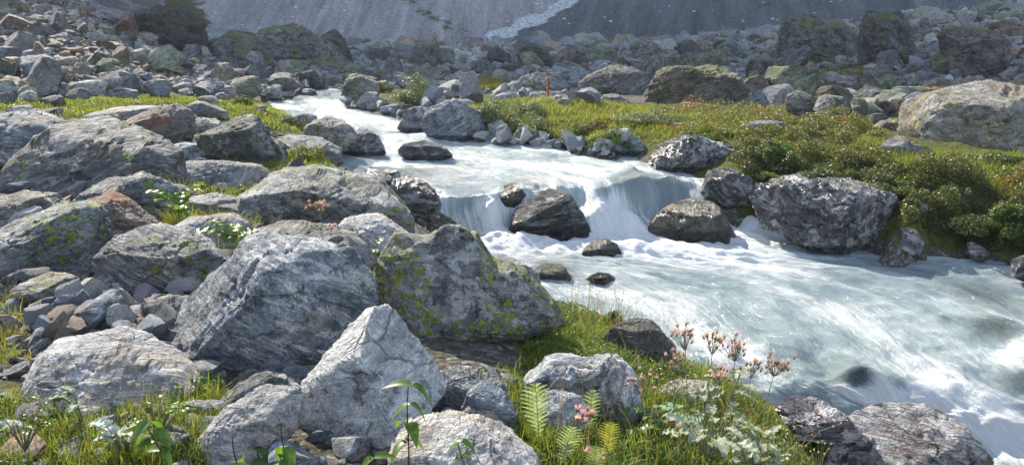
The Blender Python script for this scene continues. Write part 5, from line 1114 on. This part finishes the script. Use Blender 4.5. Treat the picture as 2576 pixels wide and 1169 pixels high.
fern('short fern frond at bottom edge below the pink thistle', 1480, 1240, 1500, 1110, 2.8, 70, (.15, .2, .08), 5)

def thistle(label, dxb, dyb, dxt, dyt, Y, heads, seed, pink=.3, spread=30, hs=.0115):
    rs = np.random.default_rng(seed); b = W(dxb, dyb, Y); zg = gz(b[0], b[1]) - .02; t = W(dxt, dyt, Y) - b
    root = plant_root('thistle', label, 'plant', b, 'thistles on the near bank')
    heads = int(heads * 2.2); J = Join(); px = SX / F * Y
    bend = np.array((rs.normal(0, .012), 0, 0)); pts = [t * f + bend * math.sin(f * 3.1) for f in np.linspace(0, .86, 8)]
    tube(J, [(0, 0, min(0, zg - b[2]))] + pts, np.linspace(.0034, .0018, 9), (.17, .17, .12), 5); fk = pts[-1]; hd = []
    for i in range(heads):
        e = t + np.array((rs.normal(0, spread * .62) * px, rs.normal(0, .03), rs.normal(0, spread * .38) * px)); hd.append(e)
        tube(J, [fk, fk * .5 + e * .5 + np.array((0, 0, -.006)), e], [.0015, .0012, .001], (.17, .15, .11), 4)
    link('stem', J.mesh('stem'), M['stem'], root)
    for e in hd:
        J = Join(); isp = rs.random() < pink; ax = np.array((rs.normal(.35, .3), rs.normal(0, .3), 1.0)); ax /= np.linalg.norm(ax)
        V, Fa = ico(2); cup = V * (hs * .42, hs * .42, hs * .6) + e; q4 = np.concatenate([Fa, Fa[:, 2:3]], 1)
        # scaly cup as short tube so every face is a quad
        J2 = Join(); tube(J2, [e - ax * hs * .6, e - ax * hs * .2, e + ax * hs * .4], [hs * .15, hs * .5, hs * .38], (.14, .11, .07), 7)
        n = 34; c0 = (.62, .40, .56) if isp else (.42, .29, .28); n_ = rs.normal(0, .75, (n, 3)); d = ax + n_ * (.62 if isp else .8); d /= np.linalg.norm(d, axis=1)[:, None]
        for k_ in range(n):
            l = hs * rs.uniform(1.0, 1.9); u = np.cross(d[k_], rs.normal(size=3)); u = u / np.linalg.norm(u) * hs * .07
            p0 = e + ax * hs * .2
            J.add([p0 - u, p0 + u, p0 + d[k_] * l + u * .8, p0 + d[k_] * l - u * .8], np.array([[0, 1, 2, 3]]), np.array(c0) * rs.uniform(.7, 1.25))
        h_ = link('flower_head', J.mesh('flower_head', False), M['petal'], root); link('cup', J2.mesh('cup'), M['stem'], h_)
thistle('thistle with brown and pink heads, leftmost of the tall group', 1730, 1130, 1722, 838, 3.7, 9, 1, .35)
thistle('tall thistle with tawny heads behind the leftmost tall one', 1765, 1130, 1795, 850, 3.75, 9, 2, .1)
thistle('thistle with dusty pink heads in the middle of the tall group', 1800, 1130, 1850, 870, 3.7, 10, 3, .2)
thistle('lower thistle with bright lilac heads under the tall group', 1790, 1120, 1815, 940, 3.6, 8, 4, .9, 24)
thistle('thistle with ragged brown heads standing rightmost over the water', 1905, 1140, 1955, 912, 3.6, 12, 5, .0, 32)
thistle('thistle with faded heads just left of the rightmost one', 1850, 1130, 1890, 920, 3.65, 6, 6, .1, 24)
thistle('fluffy bright pink thistle between the fern fronds', 1560, 1180, 1470, 1035, 3.0, 7, 7, .95, 26, .013)
thistle('blurred lilac thistle right of the half shaded boulder', 1640, 1150, 1620, 955, 3.7, 7, 8, .7, 34)
thistle('small lilac thistle above bottom edge below the ferns', 1520, 1200, 1495, 1150, 2.9, 4, 9, .9, 16)
thistle('single tall thistle with pale heads before the ledged outcrop', 820, 640, 808, 518, 5.6, 9, 10, .15, 26, .014)
thistle('short red stemmed pink flower beside the pale headed thistle', 835, 640, 832, 568, 5.6, 3, 11, 1, 10)
thistle('faded thistle heads on thin stalk above the silvery leaves', 1690, 1130, 1700, 905, 3.8, 7, 12, .3, 36)
thistle('drooping pink head close to the half shaded boulder', 1690, 1150, 1700, 1070, 3.4, 3, 13, .5, 14)

# bladder campion seed heads
def campion(label, dx, dy, Y, n, seed):
    rs = np.random.default_rng(seed); b = W(dx, dy, Y); root = plant_root('seed_head_plant', label, 'plant', b, 'pale seed heads by the cushion bush'); J = Join(); hs = []
    for i in range(n):
        e = np.array((rs.normal(0, .07), rs.normal(0, .04), rs.uniform(.05, .17))); hs.append(e); tube(J, [(0, 0, -.08), e * .5 + np.array((0, 0, .01)), e], [.0012, .001, .0008], (.2, .2, .1), 4)
    link('stem', J.mesh('stem'), M['stem'], root)
    for e in hs:
        J = Join(); r = rs.uniform(.004, .0065); tube(J, [e - (0, 0, r), e - (0, 0, r * .5), e + (0, 0, r * .4), e + (0, 0, r * 1.2)], [r * .3, r * .9, r * .8, r * .25], (.52, .48, .38), 7)
        link('seed_head', J.mesh('seed_head'), M['petal'], root)
campion('cluster of pale seed heads at left of the cushion bush', 1990, 1160, 4.1, 14, 1)
campion('cluster of pale seed heads at the bottom before the brown rock', 2060, 1170, 4.1, 12, 2)
campion('sparse pale seed heads over the bush top', 2010, 1110, 4.2, 8, 3)
campion('dotted seed heads on the bank above the leaning bank rock', 1560, 790, 5.6, 9, 4)

# orange dock seed stalk on the meadow and dry grass stalks
def dock(label, dx, dyb, dyt, Y, seed, w_=6):
    rs = np.random.default_rng(seed); b = W(dx, dyb, Y); b[2] = gz(b[0], b[1]) if abs(gz(b[0], b[1]) - b[2]) < .4 else b[2]; h = (W(dx, dyt, Y) - b)[2]; root = plant_root('dock_plant', label, 'plant', b)
    J = Join(); tube(J, [(0, 0, 0), (0.01, 0, h * .5), (0, 0, h)], [.012, .009, .004], (.25, .09, .03), 6); link('stem', J.mesh('stem'), M['stem'], root)
    n = 420; z = rs.random(n) * h * .95 + h * .05; r = w_ * SX / F * Y * .5 * (1 - .5 * z / h); a = rs.uniform(0, 6.28, n)
    P = np.stack([np.cos(a) * r * rs.random(n), np.sin(a) * r * rs.random(n), z], 1)
    V, Fa, C = leafcloud(P, np.tile((0, 0, 1.0), (n, 1)), .04, colmix(rs, n, [(.45, .12, .02), (.5, .26, .03), (.28, .06, .02)], (3, 2, 2)), rs)
    link('seed_cluster', make_mesh('seed_cluster', V, Fa, False, {'tint': ('FLOAT_COLOR', np.concatenate([C, np.ones((len(C), 1))], 1))}), M['leaf'], root)
dock('tall orange red dock stalk standing alone on the meadow', 1378, 238, 192, 21.5, 1, 10)
dock('thin reddish dock stalk beside the shaggy brown boulder', 2095 - 0, 268, 246, 17.5, 2, 4)
dock('thin rust stalk right of the shaggy brown boulder', 1663, 262, 248, 19, 3, 4)

def stalks(name, label, n, poly, y0, y1, h0, h1, seed):
    rs = np.random.default_rng(seed); x, y, z = scatter(n, poly, y0, y1, 0, None, seed); n = len(x)
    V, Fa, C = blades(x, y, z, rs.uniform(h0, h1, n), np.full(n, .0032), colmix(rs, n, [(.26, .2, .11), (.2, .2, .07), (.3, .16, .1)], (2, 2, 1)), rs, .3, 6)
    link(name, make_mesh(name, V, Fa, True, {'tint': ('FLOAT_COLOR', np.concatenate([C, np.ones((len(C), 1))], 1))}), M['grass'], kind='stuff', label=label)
stalks('dry_grass', 'thin dry grass stalks rising in front of the foam', 150, [(1400, 740), (1560, 790), (1700, 920), (1600, 930), (1450, 850)], 4.8, 6.8, .2, .48, 1)
stalks('dry_grass', 'thin flowering grass stalks among the thistles', 110, [(1300, 1000), (1600, 1080), (1900, 960), (1950, 1100), (1800, 1200), (1300, 1200)], 2.9, 5, .15, .4, 2)
stalks('dry_grass', 'dry stalks in the lower left grass', 90, [(0, 1020), (350, 1040), (500, 980), (500, 1180), (0, 1180)], 2.6, 4.4, .1, .28, 3)
stalks('dry_grass', 'dry stalks between the left boulders', 70, [(400, 560), (700, 560), (700, 700), (400, 660)], 5, 7.5, .15, .35, 4)

cover('ground_cover', 'fine moss and cress in the gaps of the near bank', 9000, [(430, 440), (700, 470), (720, 560), (640, 640), (520, 650), (400, 560)], 5.5, 9.5, .07, .02, [(.09, .14, .03), (.15, .19, .04), (.05, .08, .02)], (3, 3, 2), 71)
rosette('green nettle like weeds at the very left bottom corner', 60, 1110, 2.9, 12, .06, .035, (.10, .17, .03), 41, 'leaf', 'nettle', hgt=.09)
rosette('green weeds in the middle of the lower left grass', 400, 1080, 3.0, 12, .06, .035, (.12, .19, .03), 42, 'leaf', 'nettle', hgt=.09)
rosette('weeds between the whitish slab and the tilted pale rock', 470, 1010, 3.5, 10, .06, .035, (.11, .18, .04), 43, 'leaf', 'nettle', hgt=.08)
rosette('lush weeds behind the largest fern frond', 1300, 1000, 4.0, 12, .08, .045, (.08, .14, .03), 44, 'leaf', 'nettle', hgt=.1)
rosette('leafy weeds before the half shaded boulder', 1580, 1110, 3.5, 12, .07, .045, (.10, .17, .03), 45, 'leaf', 'nettle', hgt=.09)
# ------------------------------------------------------------------ valley haze
def hazebox():
    m = bpy.data.materials.new('haze_air'); m.use_nodes = True; t = m.node_tree
    for n in list(t.nodes): t.nodes.remove(n)
    out = t.nodes.new('ShaderNodeOutputMaterial'); v = t.nodes.new('ShaderNodeVolumePrincipled')
    v.inputs['Color'].default_value = (.80, .88, 1.0, 1); v.inputs['Density'].default_value = .00045; v.inputs['Anisotropy'].default_value = .2
    t.links.new(v.outputs[0], out.inputs['Volume'])
    x, y0, y1, z0, z1 = 420, -85, 330, -8, 262
    V = [(-x, y0, z0), (x, y0, z0), (x, y1, z0), (-x, y1, z0), (-x, y0, z1), (x, y0, z1), (x, y1, z1), (-x, y1, z1)]
    Fa = [(0, 3, 2, 1), (4, 5, 6, 7), (0, 1, 5, 4), (1, 2, 6, 5), (2, 3, 7, 6), (3, 0, 4, 7)]
    link('haze', make_mesh('haze', V, Fa, False), m, kind='stuff', label='thin blue air haze filling the valley')
hazebox()
